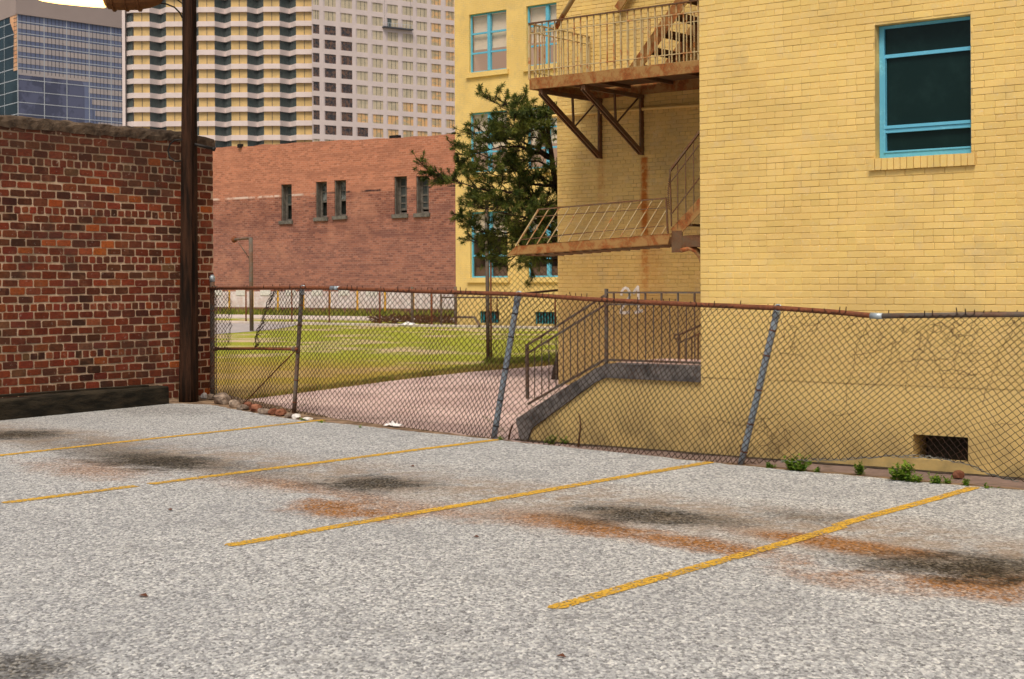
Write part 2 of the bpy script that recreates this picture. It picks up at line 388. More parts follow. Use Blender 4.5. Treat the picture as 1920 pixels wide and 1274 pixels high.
M['soil'] = flat('dry_soil', (.20, .125, .075), .95, .4, 5, c2=(.33, .23, .15), bs=.6)
M['sidewalk'] = flat('pale_sidewalk', (.62, .54, .50), .9, .12, 3)
M['ground'] = flat('far_ground', (.25, .22, .17), .95, .2, .3)
M['lane'] = flat('grey_lane', (.42, .38, .37), .9, .12, 2)
def rusty(name, base, rust, lo=.45, hi=.6, sc=5.0, metal=.0):
    n = N(name); f = n.noise(sc, 5, .7, dist=.4); g = n.noise(sc*7, 4, .7)
    k = n.step(n.m('ADD', f, n.m('MULTIPLY', n.m('SUBTRACT', g, .5), .25)), lo, hi)
    rc = n.mix(n.step(g, .35, .7), rust, tuple(min(1, x*1.9) for x in rust))
    c = n.mix(k, base, rc)
    return n.done(c, .75, bump=g, bs=.35, bd=.004, spec=.3, metal=metal)
M['rail_rust'] = rusty('rusty_pipe', (.085, .034, .018), (.15, .05, .022), .2, .6, 7)
M['galv'] = rusty('galvanised_pipe', (.27, .335, .41), (.20, .18, .16), .55, .75, 4)
M['galv_rust'] = rusty('weathered_pipe', (.13, .12, .105), (.11, .06, .038), .35, .65, 3)
M['galv_new'] = flat('bright_galvanised_fitting', (.42, .50, .56), .4, .1, 10, .5, .4)
M['wire'] = rusty('rusty_fence_wire', (.014, .008, .006), (.035, .014, .007), .3, .7, 3)
M['wire_grey'] = flat('grey_fence_wire', (.22, .22, .20), .6, .2, 5)
M['escape'] = rusty('rusting_painted_steel', (.46, .33, .15), (.26, .085, .028), .44, .58, 3.2)
M['escape_rust'] = rusty('rusted_steel_beam', (.38, .225, .08), (.20, .068, .018), .40, .62, 5)
M['escape_dark'] = rusty('dark_rusted_steel', (.16, .11, .065), (.12, .055, .025), .35, .65, 4)
M['escape_rail'] = rusty('pale_painted_rail', (.56, .45, .24), (.34, .14, .045), .5, .65, 3)
M['turq'] = rusty('turquoise_paint', (.13, .47, .68), (.14, .40, .52), .5, .8, 4)
M['dark'] = flat('dark_interior', (.010, .014, .012), .9)
M['hollow'] = flat('cellar_darkness', (.012, .010, .007), .95)
def glass(name, c, rough=.05, tint=.0):
    n = N(name); f = n.noise(3, 4, .7)
    c2 = n.mix(n.m('MULTIPLY', n.step(f, .45, .85), .4), c, tuple(min(1, x*2.0+.008) for x in c))
    return n.done(c2, rough, spec=.22)
M['glass_dark'] = glass('dark_window_glass', (.006, .020, .020), .10)
M['blind'] = flat('cream_roller_blind', (.80, .66, .52), .8, .05, 3)
n = N('pinkish_room'); M['room'] = n.done((.44, .31, .23), .8, emit=(.95, .66, .45), es=.16)  # faint emission on the room surfaces stands for fluorescent lighting
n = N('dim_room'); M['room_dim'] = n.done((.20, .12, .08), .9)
def clear_glass():
    n = N('clear_window_glass')
    t = n.t.nodes.new('ShaderNodeBsdfTransparent'); g = n.t.nodes.new('ShaderNodeBsdfGlossy'); g.inputs['Roughness'].default_value = .05
    m = n.t.nodes.new('ShaderNodeMixShader'); m.inputs[0].default_value = .14
    n.t.links.new(t.outputs[0], m.inputs[1]); n.t.links.new(g.outputs[0], m.inputs[2]); n.t.links.new(m.outputs[0], n.out.inputs[0])
    return n.mat
M['glass'] = clear_glass()
def wood(name, a, b, sc=(14, 14, 1.2)):
    n = N(name); f = n.noise(1.0, 5, .65, vec=n.scaled(sc)); g = n.noise(1.0, 4, .6, vec=n.scaled(tuple(x*4 for x in sc)))
    c = n.mix(n.step(f, .35, .65), a, b); c = n.mix(n.m('MULTIPLY', n.step(g, .55, .7), .6), c, tuple(x*.35 for x in a))
    return n.done(c, .85, bump=n.m('ADD', f, g), bs=.7, bd=.015, spec=.15)
M['pole'] = wood('creosoted_pole_wood', (.010, .006, .004), (.055, .025, .014))
M['timber'] = wood('old_black_timber', (.013, .012, .009), (.045, .036, .024), (3, 3, 14))
M['greywood'] = flat('weathered_grey_wood', (.14, .13, .115), .9, .25, 4)
M['concrete'] = flat('dark_stained_concrete', (.10, .095, .095), .9, .35, 5, c2=(.20, .185, .18), bs=.5)
M['slab'] = flat('pink_slab', (.60, .42, .36), .9, .1, 3)
M['rock'] = flat('rubble_stone', (.20, .15, .12), .95, .3, 9, c2=(.38, .30, .24), bs=.8)
M['redrock'] = flat('broken_red_brick', (.20, .07, .04), .95, .3, 9, c2=(.34, .15, .09), bs=.8)
M['white'] = flat('white_paint', (.72, .70, .68), .8, .1, 8)
M['bag'] = flat('white_plastic', (.78, .77, .78), .5, .06, 6)
M['black'] = flat('black_rubber', (.015, .013, .012), .6)
def leafm(name, a, b, sc=3.0):
    n = N(name); c = n.mix(n.step(n.noise(sc, 3, .6), .35, .65), a, b)
    return n.done(c, .55, spec=.3, trans=.3)
M['needle'] = leafm('dark_green_needles', (.032, .060, .009), (.17, .20, .035), 5)
M['weed'] = leafm('bright_weed_leaves', (.08, .19, .02), (.24, .34, .04), 20)
M['grass'] = leafm('grass_blades', (.12, .17, .02), (.34, .33, .07), 1.5)
M['drygrass'] = leafm('dry_grass_blades', (.30, .21, .05), (.42, .31, .10), 1.5)
M['vine'] = flat('dead_vine_stems', (.10, .045, .02), .9, .3, 8)
M['bark'] = flat('dark_bark', (.040, .026, .018), .95, .3, 12, bs=.8)
M['leafdry'] = flat('dry_leaf', (.11, .04, .02), .8)
M['ypole'] = flat('yellow_stripe_paint', (.70, .38, .04), .8, .15, 6)
# towers: glass colours lightened to stand for distance haze
M['hotel'] = flat('pale_pink_cladding', (.72, .63, .62), .7, .04, .4)
def towerglass(name, a, b, rough, sc=(.5, .5, .5), fx=.35, spec=.4):
    n = N(name); f = n.noise(1.0, 5, .7, vec=n.scaled(sc))
    return n.done(n.mix(n.step(f, .5-fx/2, .5+fx/2), a, b), rough, spec=spec)
M['tan'] = towerglass('glass_painted_warm_sky', (.52, .38, .17), (.68, .48, .21), .25)  # warm sky reflection painted into the base colour
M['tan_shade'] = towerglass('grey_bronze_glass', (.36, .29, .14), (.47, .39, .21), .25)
M['teal'] = towerglass('dark_teal_glass', (.075, .10, .105), (.11, .135, .135), .2)  # dark reflections of other buildings put into the base colour
M['dkglass'] = towerglass('dark_glass_painted_reflections', (.045, .05, .06), (.20, .12, .09), .2, (1.6, 1.6, 1.6), .2)  # mottle paints broken reflections into the dark panes
M['greyglass'] = towerglass('grey_green_glass', (.52, .46, .34), (.68, .59, .43), .2, (.6, .6, .6))
M['warmglass'] = towerglass('glass_with_orange_shades', (.50, .42, .27), (.80, .50, .24), .2, (.5, .5, .9), .15)
M['blueglass'] = towerglass('blue_curtain_glass', (.17, .205, .34), (.22, .26, .40), .15, (.04, .04, .06))
M['bluedark'] = towerglass('deep_blue_reflection', (.095, .105, .17), (.14, .155, .25), .15, (.15, .15, .12), .1)
M['greyband'] = towerglass('grey_spandrel', (.46, .42, .43), (.54, .48, .47), .35, (.05, .05, .05))
M['mullion'] = flat('pale_mullion', (.55, .60, .66), .5, .05, .3)
M['dmullion'] = flat('dark_mullion', (.08, .085, .10), .5, .05, .3)
M['gold'] = towerglass('gold_sun_reflection', (.85, .42, .20), (.95, .62, .36), .35, (.1, .1, .1))  # sunlight mirrored in the side glass, painted as gold colour
M['tealglass'] = towerglass('teal_side_glass', (.012, .028, .04), (.03, .06, .08), .15, (.1, .1, .1))
M['taupe'] = flat('plain_taupe_panel', (.40, .33, .31), .8, .05, .05)
M['lamp_body'] = rusty('brown_lamp_housing', (.16, .065, .02), (.09, .035, .012), .3, .7, 2.5)
n = N('lit_lamp_lens'); M['lens'] = n.done((1, .8, .5), .5, emit=(1, .58, .16), es=3.5)
# ---------------------------------------------------------------- setting: ground sheets
vA = G(1315, 850)[1]; vB = G(1047, 720)[1]; vC = G(930, 610)[1]; vR = 60.3
uA = G(1315, 850)[0]; uB = G(1047, 720)[0]
def sheet(name, pts, z, m, thick=0.0, ragged=0.0, kind='structure'):
    mb = MB(); P = []
    n = len(pts)
    for i in range(n):
        a, b = pts[i], pts[(i+1) % n]; L = math.dist(a, b)
        k = max(1, int(L/.12)) if ragged and L < 40 else 1
        for j in range(k):
            p = lerp(a, b, j/k)
            P.append((p[0]+(R(-1, 1)*ragged if j else 0), p[1]+(R(-1, 1)*ragged if j else 0)))
    if thick: mb.prism(P, lambda a, b, d: (a, b, d), z-thick, z)
    else: mb.poly([(a, b, z) for a, b in P])
    o = mb.build(name, m); tag(o, kind=kind); return o
mb = MB(); mb.quad((-900, -900, -.10), (900, -900, -.10), (900, 1500, -.10), (-900, 1500, -.10))
tag(mb.build('ground', M['ground']), kind='structure')
def gl(*pts): return [G(*p) for p in pts]
edge = gl((330, 757), (395, 759), (455, 771), (548, 786), (700, 801), (760, 808), (925, 824), (1100, 843), (1388, 873), (1500, 883), (1700, 901), (1830, 912), (1920, 919))
lot = [(-17.2, -6), (-17.5, 11)] + edge + [(-1.0, 12.3), (8, 12.3), (8, -6)]
sheet('parking_lot', lot, 0, M['asphalt'], .06, .028)
sheet('soil_strip', [(-17.75, 8), (-17.9, 15.6), (-17.0, 15.2), (-13.5, 13.6), (-9, 12.55), (-5, 12.3), (8, 12.3), (8, 11), (-17.2, 8)], -.002, M['soil'], 0, .03)
far_edge = gl((1500, 640), (1046, 683), (985, 689), (880, 697), (735, 713), (600, 731), (440, 751), (400, 757))
fe = [(6, 21), (-8, 21)] + far_edge[1:] + [(-22, 16.6)]
ne = [(6, 12.0), (-4, 12.05), (-9, 12.5), (-11.5, 12.6), (-13, 12.9), (-14.5, 13.5), (-16, 14.1), (-17.6, 14.8), (-22, 15.2)]
mb = MB()
for i in range(len(fe)-1):
    a_, b_ = lerp(ne[0], ne[-1], 0), None
    na, nb = ne[min(i, len(ne)-1)], ne[min(i+1, len(ne)-1)]
    mb.quad((*fe[i], -.006), (*fe[i+1], -.006), (*nb, -.006), (*na, -.006))
tag(mb.build('concrete_path', M['path'], fix=False), kind='structure')
vl = G(640, 609)[1]
sheet('lawn', [(-95, 13), (-14, 13), (-14, vl+.3), (-95, vl+.3)], -.03, M['lawn'])
v1 = G(640, 604)[1]; v2 = G(640, 600)[1]; v3 = G(640, 594)[1]
sheet('kerb', [(-110, vl), (-28, vl), (-28, vl+.9), (-110, vl+.9)], .04, M['sidewalk'], .12)
sheet('verge', [(-110, vl+.9), (-28, vl+.9), (-28, v2), (-110, v2)], -.02, M['lawn'])
sheet('sidewalk', [(-110, v2), (-28, v2), (-28, v3), (-110, v3)], .03, M['sidewalk'], .1)
sheet('grass_verge', [(-110, v3), (-28, v3), (-28, vR), (-110, vR)], .0, M['lawn'])
sheet('paved_lane', gl((300, 635), (400, 626), (470, 621), (520, 616), (548, 611), (560, 607.6), (300, 603)), -.02, M['lane'])

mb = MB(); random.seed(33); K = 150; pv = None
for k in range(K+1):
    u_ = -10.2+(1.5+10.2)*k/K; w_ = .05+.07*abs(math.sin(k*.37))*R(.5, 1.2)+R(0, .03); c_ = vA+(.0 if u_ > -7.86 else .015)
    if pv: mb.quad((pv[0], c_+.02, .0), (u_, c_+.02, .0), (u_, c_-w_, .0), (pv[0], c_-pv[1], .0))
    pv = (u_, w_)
tag(mb.build('wall_foot_soil_shade', flat('dark_soil_and_shade', (.05, .038, .028), .95, .5, 12, c2=(.13, .10, .07), bs=.8)), kind='structure')  # soil line whose dark tone also paints the contact shade
# parking bay lines
LN = [((1830, 914), (1020, 1140), 'yellow parking line nearest the camera, crossing the orange rust stain'),
      ((1332, 867), (425, 1024), 'second yellow parking line from the right, ending on open asphalt'),
      ((932, 825), (5, 944), 'yellow parking line with a short gap, meeting the fence by the blue-grey leaning post'),
      ((608, 788), (-160, 872), 'farthest yellow parking line, ending near the rubble by the fence')]
for i, (p, q, lb) in enumerate(LN):
    a = G(*p); b = G(*q); L = math.dist(a, b); d = ((b[0]-a[0])/L, (b[1]-a[1])/L); nrm = (-d[1], d[0])
    mb = MB(); K = int(L/.05); w = .053 if i == 0 else .062
    lst = []
    for k in range(K+1):
        t = k/K
        if i == 2 and .772 < t < .785: 
            if len(lst) > 1:
                for x in range(len(lst)-1): mb.quad(lst[x][0], lst[x+1][0], lst[x+1][1], lst[x][1])
            lst = []; continue
        wob = .006*math.sin(t*13+i)
        if i == 0: wob += .045*(1 if t > .43 else 0)
        ww = w+R(-.003, .003); 
        if k == 0 or k == K: ww *= .55
        c = (a[0]+d[0]*L*t, a[1]+d[1]*L*t)
        lst.append(((c[0]+nrm[0]*(wob+ww), c[1]+nrm[1]*(wob+ww), .004), (c[0]+nrm[0]*(wob-ww), c[1]+nrm[1]*(wob-ww), .004)))
    for x in range(len(lst)-1): mb.quad(lst[x][0], lst[x+1][0], lst[x+1][1], lst[x][1])
    o = mb.build('parking_line', M['line']); tag(o, kind='structure')

# ---------------------------------------------------------------- brickwork
def panel(mb, s0, s1, z0, z1, holes, P, depth):
    xs = sorted({s0, s1, *[h[0] for h in holes], *[h[1] for h in holes]}); zs = sorted({z0, z1, *[h[2] for h in holes], *[h[3] for h in holes]})
    for i in range(len(xs)-1):
        for j in range(len(zs)-1):
            cx = (xs[i]+xs[i+1])/2; cz = (zs[j]+zs[j+1])/2
            if any(h[0] < cx < h[1] and h[2] < cz < h[3] for h in holes): continue
            mb.quad(P(xs[i], zs[j], 0), P(xs[i+1], zs[j], 0), P(xs[i+1], zs[j+1], 0), P(xs[i], zs[j+1], 0))
    for a, b, c, d in holes:
        for (p, q) in (((a, c), (b, c)), ((b, c), (b, d)), ((b, d), (a, d)), ((a, d), (a, c))):
            mb.quad(P(*p, 0), P(*q, 0), P(*q, depth), P(*p, depth))
def bricks(mb, s0, s1, z0, z1, ch, L, J, P, proud, holes, colf, hoff, jit, cham, every=6):
    k = 0; z = z0
    while z < z1:
        hd = (k % every) == hoff
        l = L/2 if hd else L
        s = s0 - (l*.5 if k % 2 and not hd else (l*.5 if hd and k % 2 == 0 else 0))
        zt = z+ch-J
        while s < s1:
            ll = l*R(.985, 1.015)
            a = max(s, s0)+ (J/2); b = min(s+ll, s1)-J/2
            s += ll
            if b-a < l*.12: continue
            segs = [(a, b)]
            for h in holes:
                if z < h[3]-.01 and zt > h[2]+.01:
                    ns = []
                    for (p, q) in segs:
                        if q <= h[0] or p >= h[1]: ns.append((p, q)); continue
                        if p < h[0]: ns.append((p, h[0]))
                        if q > h[1]: ns.append((h[1], q))
                    segs = ns
            for (p, q) in segs:
                if q-p < .02: continue
                j = lambda m=jit: R(-m, m)
                zz0 = z+j(); zz1 = zt+j(); c = min(cham*R(.4, 1.3), (q-p)*.3); pr = proud*R(.75, 1.2)
                sk = j()*.8
                oct_ = [(p+c, zz0), (q-c, zz0), (q, zz0+c), (q, zz1-c), (q-c, zz1), (p+c, zz1), (p, zz1-c), (p, zz0+c)]
                oct_ = [(x+j()*.5, y+j()*.5+sk*(x-p)/(q-p)) for x, y in oct_]
                mx = (p+q)/2; mz = (zz0+zz1)/2; e = .003
                fr = [P(x-(e if x > mx else -e), y-(e if y > mz else -e), -pr) for x, y in oct_]
                bk = [P(x, y, 0.0) for x, y in oct_]
                mb.col = colf()
                mb.add(fr+bk, [tuple(range(8))]+[(i, i+8, (i+1) % 8+8, (i+1) % 8) for i in range(8)])
        z += ch; k += 1
def ytone():
    v = R(.88, 1.0); return (v, v*R(.97, 1), v*R(.92, 1))

B = thing('brick_building', 'large yellow painted brick building with turquoise window frames and a rear wing', 'building', (uA, vA, 0))
PA = lambda s, z, d: (s, vA+d, z)
PB = lambda s, z, d: (s, vB+d, z)
PC = lambda s, z, d: (s, vC+d, z)
winA = (-6.0, -5.098, 2.815, 4.035)
ventA = (-5.65, -5.14, .095, .315)
mb = MB()
mb.mi = 1; panel(mb, uA, 6, .74, 13, [winA], PA, .14)
mb.mi = 2; panel(mb, uA-.0, 6, -.1, .74, [ventA], PA, .30)
mb.mi = 0; mb.col = (.96, .96, .94)
mb.quad((uA, vA, .0), (uA, vB, .0), (uA, vB, 13), (uA, vA, 13))
mb.quad((uA, vA, 13), (6, vA, 13), (6, 47, 13), (uA, 47, 13)); mb.quad((6, vA, 0), (6, 47, 0), (6, 47, 13), (6, vA, 13))
sillz = winA[2]
bricks(mb, uA, 3.0, .75, 7.5, .0612, .186, .0045, PA, .0045, [winA, (winA[0]-.06, winA[1]+.05, sillz-.11, sillz+.004)], ytone, 3, .0014, .006)
mb.build('wall', [M['paint'], M['joint'], M['stucco']], B)
RUSTB = [(-14.27, .10, 3.70, 2.6, .35), (-13.42, .10, 3.72, .9, 1.0), (-13.3, .35, 3.0, .2, .25), (-11.95, .12, 1.3, .6, .6), (-12.3, .1, 1.35, .7, .55)]
M['paintB'] = yellow('rust_streaked_painted_brick', rust=RUSTB, lo=.78, fine=.7)
M['jointB'] = yellow('rust_streaked_joints', joint=True, rust=RUSTB)
mb = MB(); mb.mi = 1; panel(mb, uB, uA, -.1, 13, [], PB, .1)
mb.mi = 0; mb.col = (.95, .95, .93)
mb.quad((uB, vB, 0), (uB, vC, 0), (uB, vC, 13), (uB, vB, 13)); mb.quad((uB, vB, 13), (uA, vB, 13), (uA, vC, 13), (uB, vC, 13))
bricks(mb, uB, -9.8, .0, 7.4, .0645, .205, .006, PB, .006, [], ytone, 2, .0026, .008)
mb.build('wall', [M['paintB'], M['jointB']], B)
# rear wing
M['paintC'] = yellow('rear_wing_paint', kind='tex', dirt_low=True, sc=(.22, .075))
colsC = [(-39.43, -37.5), (-36.5, -34.57), (-33.2, -31.3)]
rowsC = [(10.17, 12.54), (6.15, 8.55), (1.90, 4.55)]
holes = [(a, b, c, d) for a, b in colsC for c, d in rowsC]
vents = [(-38.95, -37.95, .08, .55), (-36.15, -35.1, .08, .55)]
mb = MB(); panel(mb, -40.2, uB+.4, -.1, 15.5, holes+vents, PC, .22)
mb.quad((-40.2, vC, 0), (-40.2, vC+30, 0), (-40.2, vC+30, 15.5), (-40.2, vC, 15.5)); mb.quad((-40.2, vC, 15.5), (uB, vC, 15.5), (uB, vC+30, 15.5), (-40.2, vC+30, 15.5))
mb.build('wall', M['paintC'], B)
for (a, b, c, d) in holes:
    mb = MB(); f = .06; v = vC+.10
    mb.box((a+.002, v, c+.002), (a+f, v+.08, d-.002)); mb.box((b-f, v, c+.002), (b-.002, v+.08, d-.002))
    mb.box((a+f, v, c+.002), (b-f, v+.08, c+f)); mb.box((a+f, v, d-f), (b-f, v+.08, d-.002))
    m_ = (a+b)/2; mb.box((m_-.075, v-.02, c+f), (m_+.075, v+.09, d-f))
    for k in (1, 2):
        zz = c+(d-c)*k/3; mb.box((a+f, v+.01, zz-.035), (m_-.075, v+.07, zz+.035)); mb.box((m_+.075, v+.01, zz-.035), (b-f, v+.07, zz+.035))
    w = mb.build('window', M['turq'], B)
    mb = MB(); mb.quad((a+f, v+.045, c+f), (b-f, v+.045, c+f), (b-f, v+.045, d-f), (a+f, v+.045, d-f)); mb.build('pane', M['glass'], w)
    low = c < 3
    zb = c+(d-c)*(.40 if not low else .62)
    mb = MB(); mb.box((a+f, v+.16, zb), (b-f, v+.17, d-f)); mb.build('blind', M['blind'], w)
    mb = MB(); x0, x1, y0, y1, z0, z1 = a+.01, b-.01, v+.2, v+2.2, c+.01, d-.01
    mb.quad((x0,y1,z0),(x1,y1,z0),(x1,y1,z1),(x0,y1,z1)); mb.quad((x0,y0,z0),(x0,y1,z0),(x0,y1,z1),(x0,y0,z1)); mb.quad((x1,y0,z0),(x1,y1,z0),(x1,y1,z1),(x1,y0,z1))
    mb.quad((x0,y0,z0),(x1,y0,z0),(x1,y1,z0),(x0,y1,z0)); mb.quad((x0,y0,z1),(x1,y0,z1),(x1,y1,z1),(x0,y1,z1))
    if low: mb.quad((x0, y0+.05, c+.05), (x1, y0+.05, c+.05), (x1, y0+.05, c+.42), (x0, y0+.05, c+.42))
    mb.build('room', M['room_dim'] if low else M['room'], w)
    mb = MB(); mb.box((a-.12, vC-.10, c-.20), (b+.12, vC+.10, c-.002)); mb.build('sill', M['paintC'], w)
for (a, b, c, d) in vents:
    mb = MB(); mb.quad((a, vC+.21, c), (b, vC+.21, c), (b, vC+.21, d), (a, vC+.21, d))
    g = mb.build('cellar_vent', M['dark'], B)
    mb = MB(); k = 7
    for i in range(k+1):
        x = a+.03+(b-a-.06)*i/k; mb.box((x-.022, vC+.06, c), (x+.022, vC+.10, d))
    mb.build('bars', flat('blue_green_bars', (.02, .20, .26), .7), g)
# window of the near wall
a, b, c, d = winA
mb = MB(); v = vA+.085; f = .05
mb.box((a+.004, v, c+.004), (a+f, v+.05, d-.004)); mb.box((b-f*.7, v, c+.004), (b-.004, v+.05, d-.004)); mb.box((a+f, v, c+.004), (b-f*.7, v+.05, c+.052)); mb.box((a+f, v+.005, d-.03), (b-f*.7, v+.05, d-.004))
mb.box((a+f, v-.004, c+.235), (b-f*.7, v+.05, c+.268)); mb.box((a+f, v-.014, c+.272), (b-f*.7, v+.05, c+.300)); mb.box((a+f, v+.004, d-.30), (b-f*.7, v+.05, d-.268))
mb.box((a+f, v-.012, c+.053), (a+f+.014, v+.05, d-.30)); mb.box((a+f+.014, v-.008, c+.053), (b-f*.7, v+.04, c+.068))
w = mb.build('window', M['turq'], B)
mb = MB(); mb.quad((a+f, v+.03, c+.05), (b-f*.7, v+.03, c+.05), (b-f*.7, v+.03, d-.03), (a+f, v+.03, d-.03)); mb.build('pane', M['glass_dark'], w)
mb = MB(); mb.mi = 0
x = a-.055
while x < b+.02:
    wd = .062*R(.95, 1.05); mb.col = ytone()
    mb.box((x+.003, vA-.032-R(0, .005), c-.108+R(-.002, .002)), (x+wd-.004, vA+.13, c-.002+R(-.003, .002))); x += wd
mb.mi = 1; mb.box((a-.05, vA-.022, c-.10), (b+.03, vA+.12, c-.012))
mb.build('sill', [M['paint'], M['joint']], w)
mb = MB(); mb.box((ventA[0]+.0, vA+.29, ventA[2]), (ventA[1], vA+.30, ventA[3]))
mb.quad((ventA[0]+.09, vA+.12, ventA[2]), (ventA[1], vA+.12, ventA[2]), (ventA[1], vA+.12, ventA[3]), (ventA[0]+.09, vA+.12, ventA[3]))
mb.build('cellar_vent', M['hollow'], B)
# painted number on the recessed wall
mb = MB(); vn = vB-.011
def stroke(pts, w):
    pts = [onV(*p, vn) for p in pts]
    for i in range(len(pts)-1):
        (x0, z0), (x1, z1) = pts[i], pts[i+1]; L = math.hypot(x1-x0, z1-z0) or 1; nx, nz = -(z1-z0)/L*w/2, (x1-x0)/L*w/2
        e = .004; dx, dz = (x1-x0)/L*w*.3, (z1-z0)/L*w*.3; o = R(0, .0012)
        mb.prism([(x0-dx+nx, z0-dz+nz), (x1+dx+nx, z1+dz+nz), (x1+dx-nx, z1+dz-nz), (x0-dx-nx, z0-dz-nz)], lambda s, z, q: (s, vn-o+q, z), 0, e)
stroke([(1165, 553), (1166, 547), (1169, 542), (1173, 540), (1177, 542), (1180, 547), (1181, 553), (1179, 559), (1174, 566), (1169, 574), (1164, 582)], .042)
stroke([(1163, 586), (1172, 587), (1180, 585)], .05)
stroke([(1188, 550), (1192, 543), (1196, 538), (1197, 550), (1197, 565), (1197, 580)], .044)
stroke([(1191, 586), (1197, 585), (1204, 583)], .05)
mb.build('painted_number', flat('worn_white_number_paint', (.88, .84, .78), .9, .15, 20), B)
# conduit along recessed wall
mb = MB(); p0 = onV(1036, 219, vB); p1 = onV(1300, 209, vB)
mb.tube([(uB-.05, vB-.05, p0[1]), (-13.0, vB-.05, p0[1]-.02), (-9, vB-.05, p1[1]+.0)], .026, 8)
mb.build('conduit', M['stucco'], B)

# ---------------------------------------------------------------- old brick wall on the left
uL = -17.6
zt0 = onU(0, 213, uL)[1]; vE, zE = onU(401, 500, uL); ztE = onU(340, 247, uL)[1]
Wl = thing('old_brick_wall', 'weathered dark red brick wall with pale mortar and crumbling mortar cap, left of the utility pole', 'wall', (uL, vE, 0))
PL = lambda s, z, d: (uL-d, s, z)
pal = [(.17, .035, .018)]*6+[(.25, .050, .022)]*5+[(.13, .042, .024)]*4+[(.040, .022, .016)]*3+[(.09, .035, .022)]*3+[(.17, .085, .05), (.44, .10, .024), (.30, .075, .032), (.22, .065, .032)]
def rtone():
    c = random.choice(pal); k = R(.7, 1.25); return (c[0]*k, c[1]*k*R(.85, 1.2), c[2]*k*R(.85, 1.2))
mb = MB(); mb.mi = 1; mb.box((uL-.5, -4, -.1), (uL, vE-.012, zt0-.12))
mb.mi = 0
bricks(mb, 9.0, vE, .05, zt0-.16, .1085, .238, .0195, PL, .006, [], rtone, 0, .0065, .013)
# end face bricks
bricks(mb, uL-.48, uL, .05, zt0-.16, .1085, .24, .017, lambda s, z, d: (s, vE-.012-d*-1.0, z), .012, [], rtone, 0, .004, .02)
mb.build('brickwork', [M['brick'], M['mortar']], Wl)
mb = MB(); K = 110; prof = [(.012, -.17), (.018, -.11), (.012, -.06), (-.01, -.022), (-.10, .0), (-.3, .01), (-.5, -.02), (-.52, -.15)]
prev = None
for k in range(K+1):
    s = 6+(vE+.02-6)*k/K; droop = .06*max(0, (s-(vE-.55))/.55)**1.5
    ring = [(uL+x+R(-.008, .008), s, zt0+y+R(-.012, .012)-droop) for x, y in prof]
    if prev: 
        for i in range(len(prof)-1): mb.quad(prev[i], ring[i], ring[i+1], prev[i+1])
    prev = ring
mb.poly(prev)
mb.build('coping', M['cap'], Wl, smooth=False)

# timber at the foot of the wall
ga, gb = G(0, 789), G(322, 757)
T = thing('timber_beam', 'long black weathered timber sleeper lying along the foot of the old brick wall', 'timber', (gb[0], gb[1], 0))
mb = MB(); u0 = ga[0]; 
prev = None
for k in range(41):
    s = 7+(gb[1]-.05-7)*k/40; uu = lerp(ga, gb, (s-ga[1])/(gb[1]-ga[1]))[0]
    j = lambda: R(-.006, .006)
    hgt = .25
    ring = [(uu, s, 0), (uu+j(), s, hgt*.33), (uu-.004+j(), s, hgt*.66), (uu-.01+j(), s, hgt-.02+j()), (uu-.03, s, hgt+j()), (uu-.25, s, hgt+.01+j()), (uu-.26, s, 0)]
    if prev:
        for i in range(6): mb.quad(prev[i], ring[i], ring[i+1], prev[i+1])
    else: mb.poly(ring)
    prev = ring
mb.poly(prev); mb.build('beam', M['timber'], T)
mb = MB(); mb.beam((gb[0]-.17, 7.2, .27), (gb[0]-.13, gb[1]-.35, .265), .13, .03); mb.build('plank', M['timber'], T)

# utility pole
px0 = atuv(354, 752, 22.0); ub, vb = px0[0], px0[1]
tp = atuv(355.5, 0, 22.0)
dx, dv = (tp[0]-ub)/(tp[2]), (tp[1]-vb)/(tp[2])
P_ = thing('utility_pole', 'dark creosoted wooden utility pole standing against the end of the old brick wall', 'utility pole', (ub, vb, 0))
mb = MB(); pts = []; rs = []
for k in range(19):
    z = -.2+k*.55; pts.append((ub+dx*z+R(-.003, .003), vb+dv*z, z)); rs.append(.143-.0042*k+R(-.002, .002))
mb.tube(pts, rs, 20); mb.build('shaft', M['pole'], P_, smooth=True)
mb = MB(); lp = [atuv(340, 302, 21.85), atuv(328, 303, 21.87), atuv(318, 295, 21.9), atuv(315, 282, 21.9), atuv(319, 270, 21.9), atuv(328, 263, 21.87), atuv(342, 262, 21.85)]
mb.tube(lp, .012, 6); mb.build('cable_loop', M['black'], P_, smooth=True)
mb = MB(); mb.tube([atuv(365, 271, 21.9), atuv(382, 275, 21.95), atuv(402, 280, 22.0)], .022, 8); mb.tube([atuv(398, 279, 21.99), atuv(404, 281, 22.0)], .03, 8)
mb.build('insulator_bar', M['black'], P_, smooth=True)
mb = MB(); mb.tube([atuv(357, 752, 21.84), atuv(358.5, 600, 21.85), atuv(359, 300, 21.86), atuv(359, -60, 21.87)], .010, 6); mb.build('ground_wire', M['pole'], P_)
